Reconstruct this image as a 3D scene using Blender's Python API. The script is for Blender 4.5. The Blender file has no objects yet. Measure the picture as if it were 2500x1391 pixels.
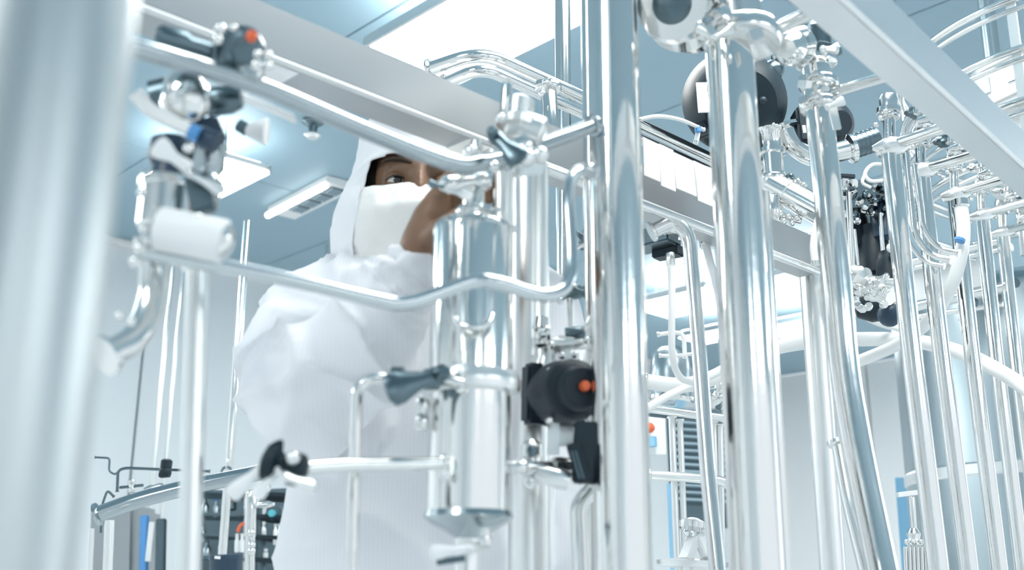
import bpy, bmesh, math, random
from mathutils import Vector, Matrix, noise
random.seed(7)
C = bpy.context.scene.collection
sc = bpy.context.scene
PI = math.pi

# ------------------------------------------------------------------ camera
F = 2680.0                        # focal length in pixels of the 2500 px wide frame
CAMZ = 1.05
PITCH = math.radians(15.75)
ROLL = math.radians(0.35)
cam_d = bpy.data.cameras.new('camera'); cam = bpy.data.objects.new('camera', cam_d); C.objects.link(cam)
cam_d.sensor_width = 36.0; cam_d.lens = F/2500*36.0
cam_d.clip_start = 0.05; cam_d.clip_end = 60
ROT = Matrix.Rotation(PI/2 + PITCH, 3, 'X') @ Matrix.Rotation(ROLL, 3, 'Z')
CAMP = Vector((0, 0, CAMZ))
cam.matrix_world = Matrix.Translation(CAMP) @ ROT.to_4x4()
cam_d.dof.use_dof = True; cam_d.dof.focus_distance = 2.1; cam_d.dof.aperture_fstop = 4.0
sc.camera = cam

# ------------------------------------------------------------------ world, exposure
sc.view_settings.view_transform = 'Standard'; sc.view_settings.look = 'None'
sc.view_settings.gamma = 1.0; sc.view_settings.use_curve_mapping = False
sc.view_settings.exposure = 0.40
w = bpy.data.worlds.new('world'); sc.world = w; w.use_nodes = True
bg = w.node_tree.nodes['Background']
bg.inputs[0].default_value = (0.86, 0.94, 1.0, 1); bg.inputs[1].default_value = 0.84
sc.cycles.max_bounces = 8; sc.cycles.glossy_bounces = 6; sc.cycles.diffuse_bounces = 3
sc.cycles.sample_clamp_indirect = 4.0
LAMP_POWER = 11.0

# ------------------------------------------------------------------ pixels to places
def ray(px, py):
    return (ROT @ Vector(((px-1250)/F, -(py-695.5)/F, -1))).normalized()
def at(px, py, Y):                # point seen at that pixel, at distance Y in front of the camera
    d = ray(px, py); return CAMP + d*(Y/d.y)
def atz(px, py, z):               # point seen at that pixel, at height z
    d = ray(px, py); return CAMP + d*((z-CAMZ)/d.z)
def P(p): return p if isinstance(p, Vector) else at(*p)
FWD = ROT @ Vector((0, 0, -1))
def mpp(p): return (P(p)-CAMP).dot(FWD)/F          # metres per pixel at p
ANG = math.radians(46.6)
AX = Vector((math.sin(ANG), math.cos(ANG), 0)); BX = Vector((-math.cos(ANG), math.sin(ANG), 0)); UP = Vector((0, 0, 1))

# ------------------------------------------------------------------ materials
def mat(name, col, rough=0.5, metal=0.0, bump=None, emit=None, spec=None, var=None, coat=0, sheen=0, stripes=None, aniso=None):
    m = bpy.data.materials.new(name); m.use_nodes = True
    nt = m.node_tree; b = nt.nodes['Principled BSDF']
    b.inputs['Base Color'].default_value = (*col, 1); b.inputs['Roughness'].default_value = rough
    b.inputs['Metallic'].default_value = metal
    if spec is not None: b.inputs['Specular IOR Level'].default_value = spec
    if coat: b.inputs['Coat Weight'].default_value = coat
    if sheen: b.inputs['Sheen Weight'].default_value = sheen
    if emit: b.inputs['Emission Color'].default_value = (*emit[0], 1); b.inputs['Emission Strength'].default_value = emit[1]
    tc = nt.nodes.new('ShaderNodeTexCoord')
    def nz(scale, detail=3, stretch=None):
        n = nt.nodes.new('ShaderNodeTexNoise'); n.inputs['Scale'].default_value = scale; n.inputs['Detail'].default_value = detail
        if stretch:
            mp = nt.nodes.new('ShaderNodeMapping'); mp.inputs['Scale'].default_value = stretch
            nt.links.new(tc.outputs['Object'], mp.inputs[0]); nt.links.new(mp.outputs[0], n.inputs['Vector'])
        else: nt.links.new(tc.outputs['Object'], n.inputs['Vector'])
        return n
    if var:                        # gentle colour variation (wear)
        n = nz(var[0]); r = nt.nodes.new('ShaderNodeMapRange')
        r.inputs['To Min'].default_value = 1-var[1]; r.inputs['To Max'].default_value = 1+var[1]
        mx = nt.nodes.new('ShaderNodeVectorMath'); mx.operation = 'SCALE'; mx.inputs[0].default_value = col
        nt.links.new(n.outputs[0], r.inputs[0]); nt.links.new(r.outputs[0], mx.inputs['Scale']); nt.links.new(mx.outputs[0], b.inputs['Base Color'])
    if aniso:                      # roughness streaks
        n = nz(aniso[0], 4, aniso[1]); r = nt.nodes.new('ShaderNodeMapRange')
        r.inputs['To Min'].default_value = rough*0.6; r.inputs['To Max'].default_value = rough*1.5
        nt.links.new(n.outputs[0], r.inputs[0]); nt.links.new(r.outputs[0], b.inputs['Roughness'])
    hgt = None
    if bump: n = nz(bump[0], 4, bump[2] if len(bump) > 2 else None); hgt = n.outputs[0]; st = bump[1]
    if stripes:
        wv = nt.nodes.new('ShaderNodeTexWave'); wv.bands_direction = 'X'; wv.inputs['Scale'].default_value = stripes[0]
        nt.links.new(tc.outputs['Object'], wv.inputs['Vector'])
        mix = nt.nodes.new('ShaderNodeMix'); mix.data_type = 'RGBA'
        mix.inputs['A'].default_value = (*col, 1); mix.inputs['B'].default_value = (*[c*stripes[1] for c in col], 1)
        rp = nt.nodes.new('ShaderNodeMapRange'); rp.inputs['From Min'].default_value = 0.8
        nt.links.new(wv.outputs[1], rp.inputs[0]); nt.links.new(rp.outputs[0], mix.inputs['Factor']); nt.links.new(mix.outputs['Result'], b.inputs['Base Color'])
    if hgt:
        bp = nt.nodes.new('ShaderNodeBump'); bp.inputs['Strength'].default_value = st; bp.inputs['Distance'].default_value = 0.01
        nt.links.new(hgt, bp.inputs['Height']); nt.links.new(bp.outputs[0], b.inputs['Normal'])
    return m
STEEL = mat('polished_steel', (0.77, 0.775, 0.765), 0.15, 1.0, bump=(9, 0.05))
MIRROR = mat('mirror_steel', (0.80, 0.80, 0.785), 0.11, 1.0, bump=(14, 0.06))
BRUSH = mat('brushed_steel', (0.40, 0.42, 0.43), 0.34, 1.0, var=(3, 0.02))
TANK = mat('tank_steel', (0.40, 0.47, 0.50), 0.30, 1.0, var=(2, 0.03))
SATIN = mat('satin_steel', (0.83, 0.835, 0.825), 0.28, 1.0, bump=(30, 0.05))
COLUMN = mat('dull_steel', (0.52, 0.56, 0.57), 0.36, 1.0, var=(4, 0.03))
DARKM = mat('dark_steel', (0.13, 0.18, 0.205), 0.3, 1.0, bump=(20, 0.05))
BLACK = mat('black_plastic', (0.014, 0.027, 0.038), 0.45, 0, bump=(90, 0.05), spec=0.35)
SLATE = mat('slate_plastic', (0.014, 0.028, 0.038), 0.5, 0, bump=(90, 0.04), spec=0.25)
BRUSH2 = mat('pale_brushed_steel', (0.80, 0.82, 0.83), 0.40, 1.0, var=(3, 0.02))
BROW = mat('brow_hair', (0.05, 0.032, 0.022), 0.7, 0, bump=(220, 0.4))
MIDST2 = mat('mid_steel_tube', (0.58, 0.62, 0.635), 0.15, 1.0, var=(6, 0.03))
MIDST = mat('grey_steel_tube', (0.42, 0.47, 0.49), 0.2, 1.0, var=(6, 0.04))
NAVY = mat('dark_blue_plastic', (0.02, 0.05, 0.09), 0.4, 0, bump=(90, 0.05))
WHITEP = mat('white_plastic', (0.86, 0.89, 0.90), 0.35, 0, var=(6, 0.03))
HOSE = mat('white_silicone_hose', (0.88, 0.90, 0.90), 0.4, 0, var=(8, 0.03), sheen=0.1)
PAPER = mat('white_paper_tag', (0.90, 0.91, 0.92), 0.8, 0, var=(12, 0.03))
ORANGE = mat('orange_plastic', (0.85, 0.16, 0.06), 0.4, 0, var=(9, 0.05))
BLUE = mat('blue_plastic', (0.10, 0.32, 0.66), 0.45, 0, var=(5, 0.06))
SKYBLUE = mat('pale_blue_board', (0.25, 0.52, 0.74), 0.5, 0, var=(4, 0.05))
TEAL = mat('teal_plastic', (0.12, 0.50, 0.58), 0.4, 0, var=(9, 0.05))
AMBER = mat('brown_rubber', (0.30, 0.13, 0.06), 0.5, 0, var=(9, 0.1))
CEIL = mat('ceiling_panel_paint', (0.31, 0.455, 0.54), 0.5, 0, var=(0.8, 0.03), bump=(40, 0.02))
WALLM = mat('wall_panel_paint', (0.76, 0.81, 0.84), 0.45, 0, var=(0.9, 0.03), bump=(40, 0.02))
WALLW = mat('white_wall_panel_paint', (0.93, 0.945, 0.955), 0.45, 0, var=(0.9, 0.03), bump=(40, 0.02))
FLOORM = mat('pale_epoxy_floor', (0.78, 0.82, 0.84), 0.25, 0, var=(0.9, 0.05))
SEAM = mat('grey_sealant', (0.36, 0.48, 0.55), 0.6, 0, var=(5, 0.1))
LAMP = mat('lamp_diffuser', (0.9, 0.9, 0.88), 0.5, 0, emit=((1.0, 0.985, 0.95), LAMP_POWER))
UPLIGHT = mat('lamp_uplight_strip', (0.9, 0.9, 0.88), 0.5, 0, emit=((1.0, 0.985, 0.95), LAMP_POWER*0.5))
STRIP = mat('strip_diffuser', (0.9, 0.9, 0.88), 0.5, 0, emit=((1.0, 0.985, 0.95), 1.6))
LAMPW = mat('white_enamel', (0.82, 0.85, 0.86), 0.35, 0, var=(5, 0.02))
DARKG = mat('dark_grille', (0.10, 0.15, 0.18), 0.5, 0, var=(9, 0.1))
CLOTH = mat('white_cleanroom_fabric', (0.885, 0.905, 0.95), 0.85, 0, bump=(14, 0.25), sheen=0.3, stripes=(60, 0.96))
HOODM = mat('white_hood_fabric', (0.90, 0.915, 0.95), 0.85, 0, bump=(22, 0.25), sheen=0.3)
MASKM = mat('white_mask_fabric', (0.90, 0.90, 0.885), 0.85, 0, bump=(30, 0.3), sheen=0.3)
SKIN = mat('brown_skin', (0.235, 0.135, 0.083), 0.48, 0, var=(30, 0.10), bump=(160, 0.12))
HAIR = mat('black_hair', (0.012, 0.012, 0.014), 0.5, 0, bump=(200, 0.4))
SCLERA = mat('eye_white', (0.75, 0.73, 0.70), 0.15, 0, var=(50, 0.03))
IRIS = mat('dark_iris', (0.012, 0.008, 0.006), 0.08, 0, var=(90, 0.1), coat=1.0)
SHOE = mat('white_boot_rubber', (0.75, 0.77, 0.78), 0.5, 0, var=(9, 0.05))

# ------------------------------------------------------------------ mesh helpers
def basis(ax, hint=None):
    z = ax.normalized(); h = hint or (Vector((0, 0, 1)) if abs(z.z) < 0.9 else Vector((0, 1, 0)))
    x = h - z*h.dot(z)
    if x.length < 1e-5: x = Vector((1, 0, 0)) - z*z.x
    x.normalize(); y = z.cross(x); return x, y, z
class Mb:
    def __init__(s): s.bm = bmesh.new()
    def lathe(s, o, ax, prof, n=24, caps=True, hint=None, sq=0):
        x, y, z = basis(ax, hint); rings = []
        for r, h in prof:
            r = max(r, 1e-5); ring = []
            for i in range(n):
                a = 2*PI*(i+0.5)/n; ring.append(s.bm.verts.new(o + z*h + (x*math.cos(a) + y*math.sin(a))*r))
            rings.append(ring)
        for a, b in zip(rings, rings[1:]):
            for i in range(n): s.bm.faces.new((a[i], a[(i+1) % n], b[(i+1) % n], b[i]))
        if caps: s.bm.faces.new(rings[0][::-1]); s.bm.faces.new(rings[-1])
        return s
    def box(s, o, x, y, z, bev=0.0):
        """box centred on o with half vectors x, y, z"""
        t = bmesh.new(); bmesh.ops.create_cube(t, size=2)
        M = Matrix.Identity(4); M.col[0][:3] = x; M.col[1][:3] = y; M.col[2][:3] = z; M.col[3][:3] = o
        bmesh.ops.transform(t, matrix=M, verts=t.verts)
        if bev: bmesh.ops.bevel(t, geom=t.edges[:], offset=bev, segments=2, affect='EDGES', clamp_overlap=True)
        s.add(t); return s
    def add(s, t):
        me = bpy.data.meshes.new('tmp'); t.to_mesh(me); t.free(); s.bm.from_mesh(me); bpy.data.meshes.remove(me)
    def sphere(s, o, r, sx=None, n=16):
        t = bmesh.new(); bmesh.ops.create_uvsphere(t, u_segments=n, v_segments=max(6, n*2//3), radius=1)
        M = Matrix.Identity(4)
        if sx is None: M = Matrix.Diagonal((r, r, r, 1))
        else:
            for i in range(3): M.col[i][:3] = sx[i]
        M.col[3][:3] = o
        bmesh.ops.transform(t, matrix=M, verts=t.verts); s.add(t); return s
    def tube(s, pts, r, n=18, caps=True, hint=None):
        """sweep along pts; r a number or one (rx, ry) / number per point"""
        pts = [Vector(p) for p in pts]; k = len(pts)
        tan = []
        for i in range(k):
            t = (pts[min(i+1, k-1)] - pts[max(i-1, 0)]); tan.append(t.normalized())
        x, y, z = basis(tan[0], hint); rings = []
        for i in range(k):
            z = tan[i]; x = (x - z*x.dot(z)).normalized(); y = z.cross(x)
            rr = r[i] if isinstance(r, (list, tuple)) else r
            ra, rb = rr if isinstance(rr, (list, tuple)) else (rr, rr)
            rings.append([s.bm.verts.new(pts[i] + x*math.cos(2*PI*j/n)*ra + y*math.sin(2*PI*j/n)*rb) for j in range(n)])
        for a, b in zip(rings, rings[1:]):
            for i in range(n): s.bm.faces.new((a[i], a[(i+1) % n], b[(i+1) % n], b[i]))
        if caps: s.bm.faces.new(rings[0][::-1]); s.bm.faces.new(rings[-1])
        return s
    def build(s, name, m, parent=None, smooth=True, sharp=38):
        bmesh.ops.recalc_face_normals(s.bm, faces=s.bm.faces)
        me = bpy.data.meshes.new(name); s.bm.to_mesh(me); s.bm.free()
        return link(name, me, m, parent, smooth, sharp)
def world_loc(o):
    v = Vector((0, 0, 0))
    while o is not None: v += o.location; o = o.parent
    return v
def link(name, me, m, parent=None, smooth=True, sharp=38):
    o = bpy.data.objects.new(name, me); C.objects.link(o); me.materials.append(m)
    if parent is not None: org = world_loc(parent); o.parent = parent
    else:
        n = max(1, len(me.vertices)); org = Vector((0, 0, 0))
        for v in me.vertices: org += v.co
        org /= n; o.location = org
    me.transform(Matrix.Translation(-org))
    if smooth:
        me.polygons.foreach_set('use_smooth', [True]*len(me.polygons))
        me.set_sharp_from_angle(angle=math.radians(sharp))
    return o
def tag(o, label, cat, group=None, kind='thing'):
    o['label'] = label; o['category'] = cat; o['kind'] = kind
    if group: o['group'] = group
    return o
def thing(name, label, cat, loc, group=None):
    o = bpy.data.objects.new(name, None); C.objects.link(o); o.location = P(loc); o.empty_display_size = 0.05
    return tag(o, label, cat, group)
def corner(pts, bend, k=7):
    """round the corners of a polyline"""
    pts = [P(p) for p in pts]; out = [pts[0]]
    for a, b, c in zip(pts, pts[1:], pts[2:]):
        d = min(bend, (a-b).length*0.49, (c-b).length*0.49)
        p, q = b + (a-b).normalized()*d, b + (c-b).normalized()*d
        for i in range(k+1):
            t = i/k; out.append(p*(1-t)**2 + b*(2*t*(1-t)) + q*t*t)
    out.append(pts[-1]); return out
def smooth_pts(pts, k=8):
    pts = [P(p) for p in pts]; q = [pts[0]*2-pts[1]] + pts + [pts[-1]*2-pts[-2]]; out = []
    for i in range(1, len(q)-2):
        a, b, c, d = q[i-1:i+3]
        for j in range(k):
            t = j/k; out.append(0.5*((2*b) + (c-a)*t + (2*a-5*b+4*c-d)*t*t + (3*b-a-3*c+d)*t**3))
    out.append(pts[-1]); return out
def tb(root, name, m, pts, wpx, bend=None, smooth=False, n=18, ref=0):
    """tube through the points, wpx = its width in photo pixels at the first point"""
    r = wpx*0.5*mpp(pts[ref]) if wpx > 0.5 else wpx
    pl = smooth_pts(pts) if smooth else corner(pts, bend if bend is not None else r*2.6)
    return Mb().tube(pl, r, n).build(name, m, root)
def seg(root, name, m, a, b, prof, n=24, hint=None, sharp=38):
    """turned part along a-b: prof = [(radius in pixels at a, 0..1 along a-b)]"""
    A, B_ = P(a), P(b); k = mpp(A); L = (B_-A).length
    return Mb().lathe(A, B_-A, [(r*k, t*L) for r, t in prof], n, hint=hint).build(name, m, root, sharp=sharp)
def cyl(root, name, m, a, b, wpx, n=24, rim=0.06):
    r = wpx/2
    return seg(root, name, m, a, b, [(r*0.93, 0), (r, rim*0.6), (r, 1-rim*0.6), (r*0.93, 1)], n)
def bar(root, name, m, a, b, wpx, hpx, hint=None, bev=0.12):
    """box beam along a-b; w along the sideways axis, h along hint"""
    A, B_ = P(a), P(b); k = mpp(A); x, y, z = basis(B_-A, hint)
    hx, hy = hpx*k/2, wpx*k/2
    return Mb().box((A+B_)/2, x*hx, y*hy, (B_-A)/2, min(hx, hy)*bev*2).build(name, m, root)
def ball(root, name, m, p, dpx, n=14):
    return Mb().sphere(P(p), dpx/2*mpp(p), n=n).build(name, m, root, sharp=180)
def off(p, v): return P(p) + v
def clamp(root, p, ax, r, wing=True, side=None, m=None):
    """sanitary tri-clamp: two-piece ring with a hinge block and a wing nut"""
    p = P(p); z = ax.normalized(); m = m or STEEL
    c = Mb().lathe(p, z, [(r*1.02, -r*.55), (r*1.5, -r*.42), (r*1.62, -r*.2), (r*1.62, r*.2), (r*1.5, r*.42), (r*1.02, r*.55)], 22).build('clamp_ring', m, root)
    if wing:
        x, y, _ = basis(z, side or Vector((-0.6, -0.8, 0.1)))
        q = p + x*r*1.75
        Mb().box(q, x*r*.35, y*r*.45, z*r*.32, r*.08).build('clamp_lug', m, c)
        mb = Mb().lathe(q + y*r*.4, y, [(r*.16, 0), (r*.16, r*.6), (r*.3, r*.6), (r*.3, r*1.0), (r*.12, r*1.05)], 12)
        mb.box(q + y*r*1.2 + x*r*.3, x*r*.32, y*r*.22, z*r*.09, r*.05); mb.box(q + y*r*1.2 - x*r*.3, x*r*.32, y*r*.22, z*r*.09, r*.05)
        mb.build('wing_nut', m, c)
    return c
# ------------------------------------------------------------------ the room
CZ = 2.85
def ab(a, b, z): return AX*a + BX*b + UP*z
def coord(p): return p.dot(AX), p.dot(BX)
w1 = coord(atz(600, 655, CZ))[1]              # far wall parallel to the beams
w2 = coord(atz(1990, 905, CZ))[0]             # far wall across the beams
print('walls', w1, w2, [coord(atz(x, y, CZ-.17)) for x, y in ((1640, 740), (1742, 818), (1930, 690), (1935, 800))])
def struct(o): o['kind'] = 'structure'; return o
A0, B0 = -3.0, -6.0
fl = struct(Mb().box(ab((A0+w2)/2, (B0+w1)/2, -0.05), AX*(w2-A0)/2, BX*(w1-B0)/2, UP*0.05).build('floor', FLOORM))
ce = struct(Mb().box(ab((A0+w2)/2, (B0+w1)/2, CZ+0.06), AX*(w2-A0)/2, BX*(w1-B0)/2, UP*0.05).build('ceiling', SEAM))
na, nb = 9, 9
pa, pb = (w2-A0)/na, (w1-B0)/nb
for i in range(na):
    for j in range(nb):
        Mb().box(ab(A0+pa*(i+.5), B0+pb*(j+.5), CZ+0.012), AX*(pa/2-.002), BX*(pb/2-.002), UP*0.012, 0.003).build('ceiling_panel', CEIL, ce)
wl = struct(Mb().box(ab((A0+w2)/2, w1+0.08, CZ/2), AX*(w2-A0)/2, BX*0.05, UP*CZ/2).build('wall_far', SEAM))
n = 20; pw = (w2-A0)/n
for i in range(n):
    Mb().box(ab(A0+pw*(i+.5), w1+0.015, CZ/2), AX*(pw/2-.006), BX*0.015, UP*(CZ/2-.005), 0.004).build('wall_panel', WALLM, wl)
wr = struct(Mb().box(ab(w2+0.08, (B0+w1)/2, CZ/2), BX*(w1-B0)/2, AX*0.05, UP*CZ/2).build('wall_end', SEAM))
n = 10; pw = (w1-B0)/n
for i in range(n):
    Mb().box(ab(w2+0.015, B0+pw*(i+.5), CZ/2), BX*(pw/2-.006), AX*0.015, UP*(CZ/2-.005), 0.004).build('wall_panel', WALLW, wr)
ws = struct(Mb().box(ab(A0-.08, (B0+w1)/2, CZ/2), BX*(w1-B0)/2, AX*0.05, UP*CZ/2).build('wall_start', SEAM))
for i in range(n):
    Mb().box(ab(A0-.015, B0+pw*(i+.5), CZ/2), BX*(pw/2-.006), AX*0.015, UP*(CZ/2-.005), 0.004).build('wall_panel', WALLM, ws)
struct(Mb().box(ab((A0+w2)/2, w1-.02, CZ-.02), AX*(w2-A0)/2, BX*.02, UP*.02, .01).build('trim_1', LAMPW))

# ------------------------------------------------------------------ ceiling lamps
LZ = CZ; DR = .17
def lamp(p, la, lb, label):
    """slim luminaire hung a hand below the ceiling, lit downwards and upwards; la along the beams, lb across"""
    t = thing('ceiling_lamp', label, 'lamp', p + UP*0, 'ceiling lamps')
    Mb().box(p - UP*(DR-.02), AX*(la/2-.01), BX*(lb/2-.01), UP*.012, .004).build('lamp_body', LAMPW, t)
    Mb().box(p - UP*DR, AX*(la/2-.016), BX*(lb/2-.016), UP*.007, .003).build('diffuser', LAMP, t)
    Mb().box(p - UP*(DR-.037), AX*(la/2-.03), BX*(lb/2-.03), UP*.004, .002).build('uplight', UPLIGHT, t)
    for s in (-1, 1):
        Mb().box(p - UP*(DR-.01) + AX*s*(la/2-.004), BX*lb/2, AX*.005, UP*.020, .003).build('side_rail', SATIN if la < .4 else LAMPW, t)
        Mb().lathe(p - UP*(DR-.03) + BX*s*lb*.35, UP, [(.006, 0), (.006, DR-.03)], 8).build('hanger_rod', SATIN, t)
    return t
k0 = atz(884, 112, LZ-DR) + UP*DR
lamp(k0 + AX*.19 - BX*.62, 0.38, 1.24, 'large glowing ceiling lamp above the box beam and the worker')
lamp(atz(500, 425, LZ-DR) + UP*DR, 0.36, 0.42, 'glowing ceiling lamp half hidden by the blurred valve stack')
lamp(atz(1672, 738, LZ-DR) + UP*DR, 0.42, .6, 'far ceiling lamp between the two thick pipes, beside the white hose')
lamp(atz(1742, 818, LZ-DR) + UP*DR, 0.28, 0.42, 'small far ceiling lamp low beside the thick pipe, below its larger neighbour')
lamp(atz(1930, 690, LZ-DR) + UP*DR, 0.4, .5, 'far ceiling lamp seen under the end of the long beam')
lamp(atz(1935, 800, LZ-DR) + UP*DR, 0.34, .40, 'farthest ceiling lamp, just above the pale end wall')
for a in (-1.35, 1.4, 2.9):  # unseen lamps added overhead to light the room
    for b in (-4.9, 0.55):
        if (a > 2 and b > -1): continue
        lamp(ab(a, b, LZ), 1.25, 0.62, 'added ceiling lamp to light the room, outside the picture')
for a, b in ((6.6, 1.1), (6.6, -.4), (6.6, -1.9), (5.0, 1.0), (0.4, 4.9), (-1.4, 4.2)):  # more lamps added out of view to brighten the far walls
    lamp(ab(a, b, LZ), 0.62, 1.25, 'added ceiling lamp to light the room, outside the picture')
# fixture with louvres
t = thing('ceiling_air_unit', 'long ceiling air unit with a bright white edge and dark louvre squares', 'air unit', atz(740, 480, CZ))
e0, e1 = atz(652, 517, CZ-.03), atz(797, 441, CZ-.03)
d = (e1-e0).normalized(); sd = d.cross(UP)
if sd.y > 0 and sd.x < 0: sd = -sd
q = atz(850, 470, CZ-.03); sd = (q-e1) - d*(q-e1).dot(d); wdt = sd.length; sd.normalize(); L = (e1-e0).length
Mb().box((e0+e1)/2 + sd*wdt*.5 + UP*.012, d*L/2, sd*wdt/2, UP*.018, .005).build('housing', LAMPW, t)
Mb().box((e0+e1)/2 - UP*.02, d*L/2, sd*.014, UP*.014, .006).build('light_strip', STRIP, t)
for i in range(4):
    c = e0 + d*L*(.30+.19*i) + sd*wdt*.55 - UP*.008
    g = Mb().box(c, d*L*.075, sd*wdt*.24, UP*.004, .002).build('louvre', DARKG, t)
    for k in range(4): Mb().box(c + sd*wdt*.24*(k-1.5)*.5 - UP*.006, d*L*.07, sd*.004, UP*.003).build('louvre_blade', SEAM, g)
# sprinkler on the ceiling
t = thing('sprinkler_head', 'small round sprinkler head with a chrome cup under the ceiling', 'sprinkler', atz(765, 290, CZ))
p = atz(765, 292, CZ)
Mb().lathe(p, -UP, [(.04, 0), (.045, .012), (.02, .03), (.015, .06)], 20).build('sprinkler_body', DARKM, t)
Mb().lathe(p - UP*.06, -UP, [(.03, 0), (.034, .008), (.02, .02)], 20).build('deflector', SATIN, t)
# bright lamp fittings at the top edge
t = thing('lamp_bracket', 'dark metal bracket hanging under the large ceiling lamp at its far end', 'bracket', atz(1190, 10, CZ-.1))
bar(t, 'arm', DARKM, atz(1140, -6, CZ-.1), atz(1168, 16, CZ-.1), 18, 14); bar(t, 'arm', DARKM, atz(1180, -6, CZ-.1), atz(1236, 14, CZ-.1), 16, 14)
# ------------------------------------------------------------------ the worker
HY = 1.50
eye_mid = at(1022, 441, HY)
person = thing('person', 'person in white hooded cleanroom coverall and mask, one bare hand gripping the valve neck', 'person', Vector((eye_mid.x, eye_mid.y+.06, 0)))
hm = mpp(eye_mid)
yaw = math.radians(10); pit = math.radians(-2)
hf = Vector((math.sin(yaw)*0.9, -math.cos(yaw), 0)).normalized()     # face direction, towards the camera and a little aside
hr = Vector((-hf.y, hf.x, 0)) * -1                                    # image-left is -x
hr = hf.cross(UP).normalized()
if hr.x > 0: hr = -hr                                                 # his right side, seen at the left of the picture
HF = (hf*math.cos(pit) + UP*math.sin(pit)).normalized(); HU = hr.cross(HF); HU = HU if HU.z > 0 else -HU
HC = eye_mid - HF*0.085                                               # centre of the head at eye level
def hp(x, y, z): return HC + hr*x + HF*y + HU*z
def remesh(mb, voxel, name, m, parent, smooth=4, disp=None):
    me = bpy.data.meshes.new('tmp'); bmesh.ops.recalc_face_normals(mb.bm, faces=mb.bm.faces); mb.bm.to_mesh(me); mb.bm.free()
    o = bpy.data.objects.new('tmp', me); C.objects.link(o)
    r = o.modifiers.new('r', 'REMESH'); r.mode = 'VOXEL'; r.voxel_size = voxel
    s = o.modifiers.new('s', 'SMOOTH'); s.iterations = smooth; s.factor = 0.5
    dg = bpy.context.evaluated_depsgraph_get(); me2 = bpy.data.meshes.new_from_object(o.evaluated_get(dg))
    bpy.data.objects.remove(o); me2.materials.clear()
    if disp:
        nn = [v.normal.copy() for v in me2.vertices]
        for v, n_ in zip(me2.vertices, nn): v.co += n_*disp(v.co, n_)
    return link(name, me2, m, parent, True, 180)
def limb(mb, pts, rad, n=16, k=6):
    pts = [P(p) for p in pts]; sp = smooth_pts(pts, k); rr = []
    for i in range(len(sp)):
        t = i/k; a = min(int(t), len(rad)-2); u = t-a
        ra, rb = rad[a], rad[a+1]
        ra = ra if isinstance(ra, tuple) else (ra, ra); rb = rb if isinstance(rb, tuple) else (rb, rb)
        u = u*u*(3-2*u); rr.append((ra[0]*(1-u)+rb[0]*u, ra[1]*(1-u)+rb[1]*u))
    mb.tube(sp, rr, n); mb.sphere(sp[0], 1, [Vector((1, 0, 0))*min(rr[0]), Vector((0, 1, 0))*min(rr[0]), UP*min(rr[0])], 12)
    mb.sphere(sp[-1], min(rr[-1]), n=12)
def gauss(x, s): return math.exp(-(x/s)**2)
# joints
neck = hp(0, -.02, -.15)
chest = at(1030, 1010, HY+.07)
shR, elR, wrR = at(780, 780, HY+.06), at(742, 975, 1.30), at(1020, 655, 1.235)
hand = at(1062, 560, 1.225)
shL, elL, wrL = at(1285, 770, HY+.12), at(1345, 1130, HY+.13), at(1352, 1480, HY+.10)
hipc = Vector((chest.x, chest.y+.02, 0.92))
body = Mb()
# head: shaped sphere with brow, sockets, nose, cheeks, jaw
t = bmesh.new(); bmesh.ops.create_uvsphere(t, u_segments=72, v_segments=54, radius=1)
for v in t.verts:
    x, y, z = v.co
    X, Y, Z = x*.076, y*.096, z*.118
    if Z < 0: X *= 1 - .22*(-z)**1.5; Y *= 1 - .10*(-z)
    f = max(0, y)
    Y += f*(.026*gauss(X, .012)*gauss(Z+.028, .026) + .012*gauss(X, .010)*gauss(Z+.002, .022))       # nose and bridge
    Y += f*.007*gauss(Z-.024, .012)*gauss(X, .05)                                                     # brow ridge
    Y -= f*.016*(gauss(X-.032, .017)+gauss(X+.032, .017))*gauss(Z-.001, .015)                         # eye sockets
    Y += f*.006*(gauss(X-.04, .02)+gauss(X+.04, .02))*gauss(Z+.035, .02)                              # cheeks
    Y += f*(.008*gauss(X, .022)*gauss(Z+.068, .008) + .006*gauss(X, .02)*gauss(Z+.105, .014))         # lips, chin
    X += math.copysign(.010*gauss(Y+.01, .018)*gauss(Z+.01, .03), X) if abs(x) > .8 else 0            # ears
    v.co = hp(X, Y, Z)
body.add(t)
limb(body, [hp(0, -.02, -.07), neck, hp(0, -.035, -.22)], [.056, .056, .07])
limb(body, [hp(0, -.03, -.2), chest, hipc], [(.09, .07), (.135, .09), (.13, .09)])
limb(body, [hp(0, -.03, -.19), shR, shR.lerp(elR, .5), elR, elR.lerp(wrR, .55), wrR], [.06, .065, .05, .042, .038, .027])
limb(body, [hp(0, -.03, -.19), shL, shL.lerp(elL, .5), elL, elL.lerp(wrL, .55), wrL], [.06, .065, .05, .042, .038, .027])
for s in (-1, 1):
    hx = hipc + Vector((s*.09, 0, -.02))
    limb(body, [hx, Vector((hx.x, hx.y-.01, .5)), Vector((hx.x, hx.y+.02, .09))], [.085, .06, .04])
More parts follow.
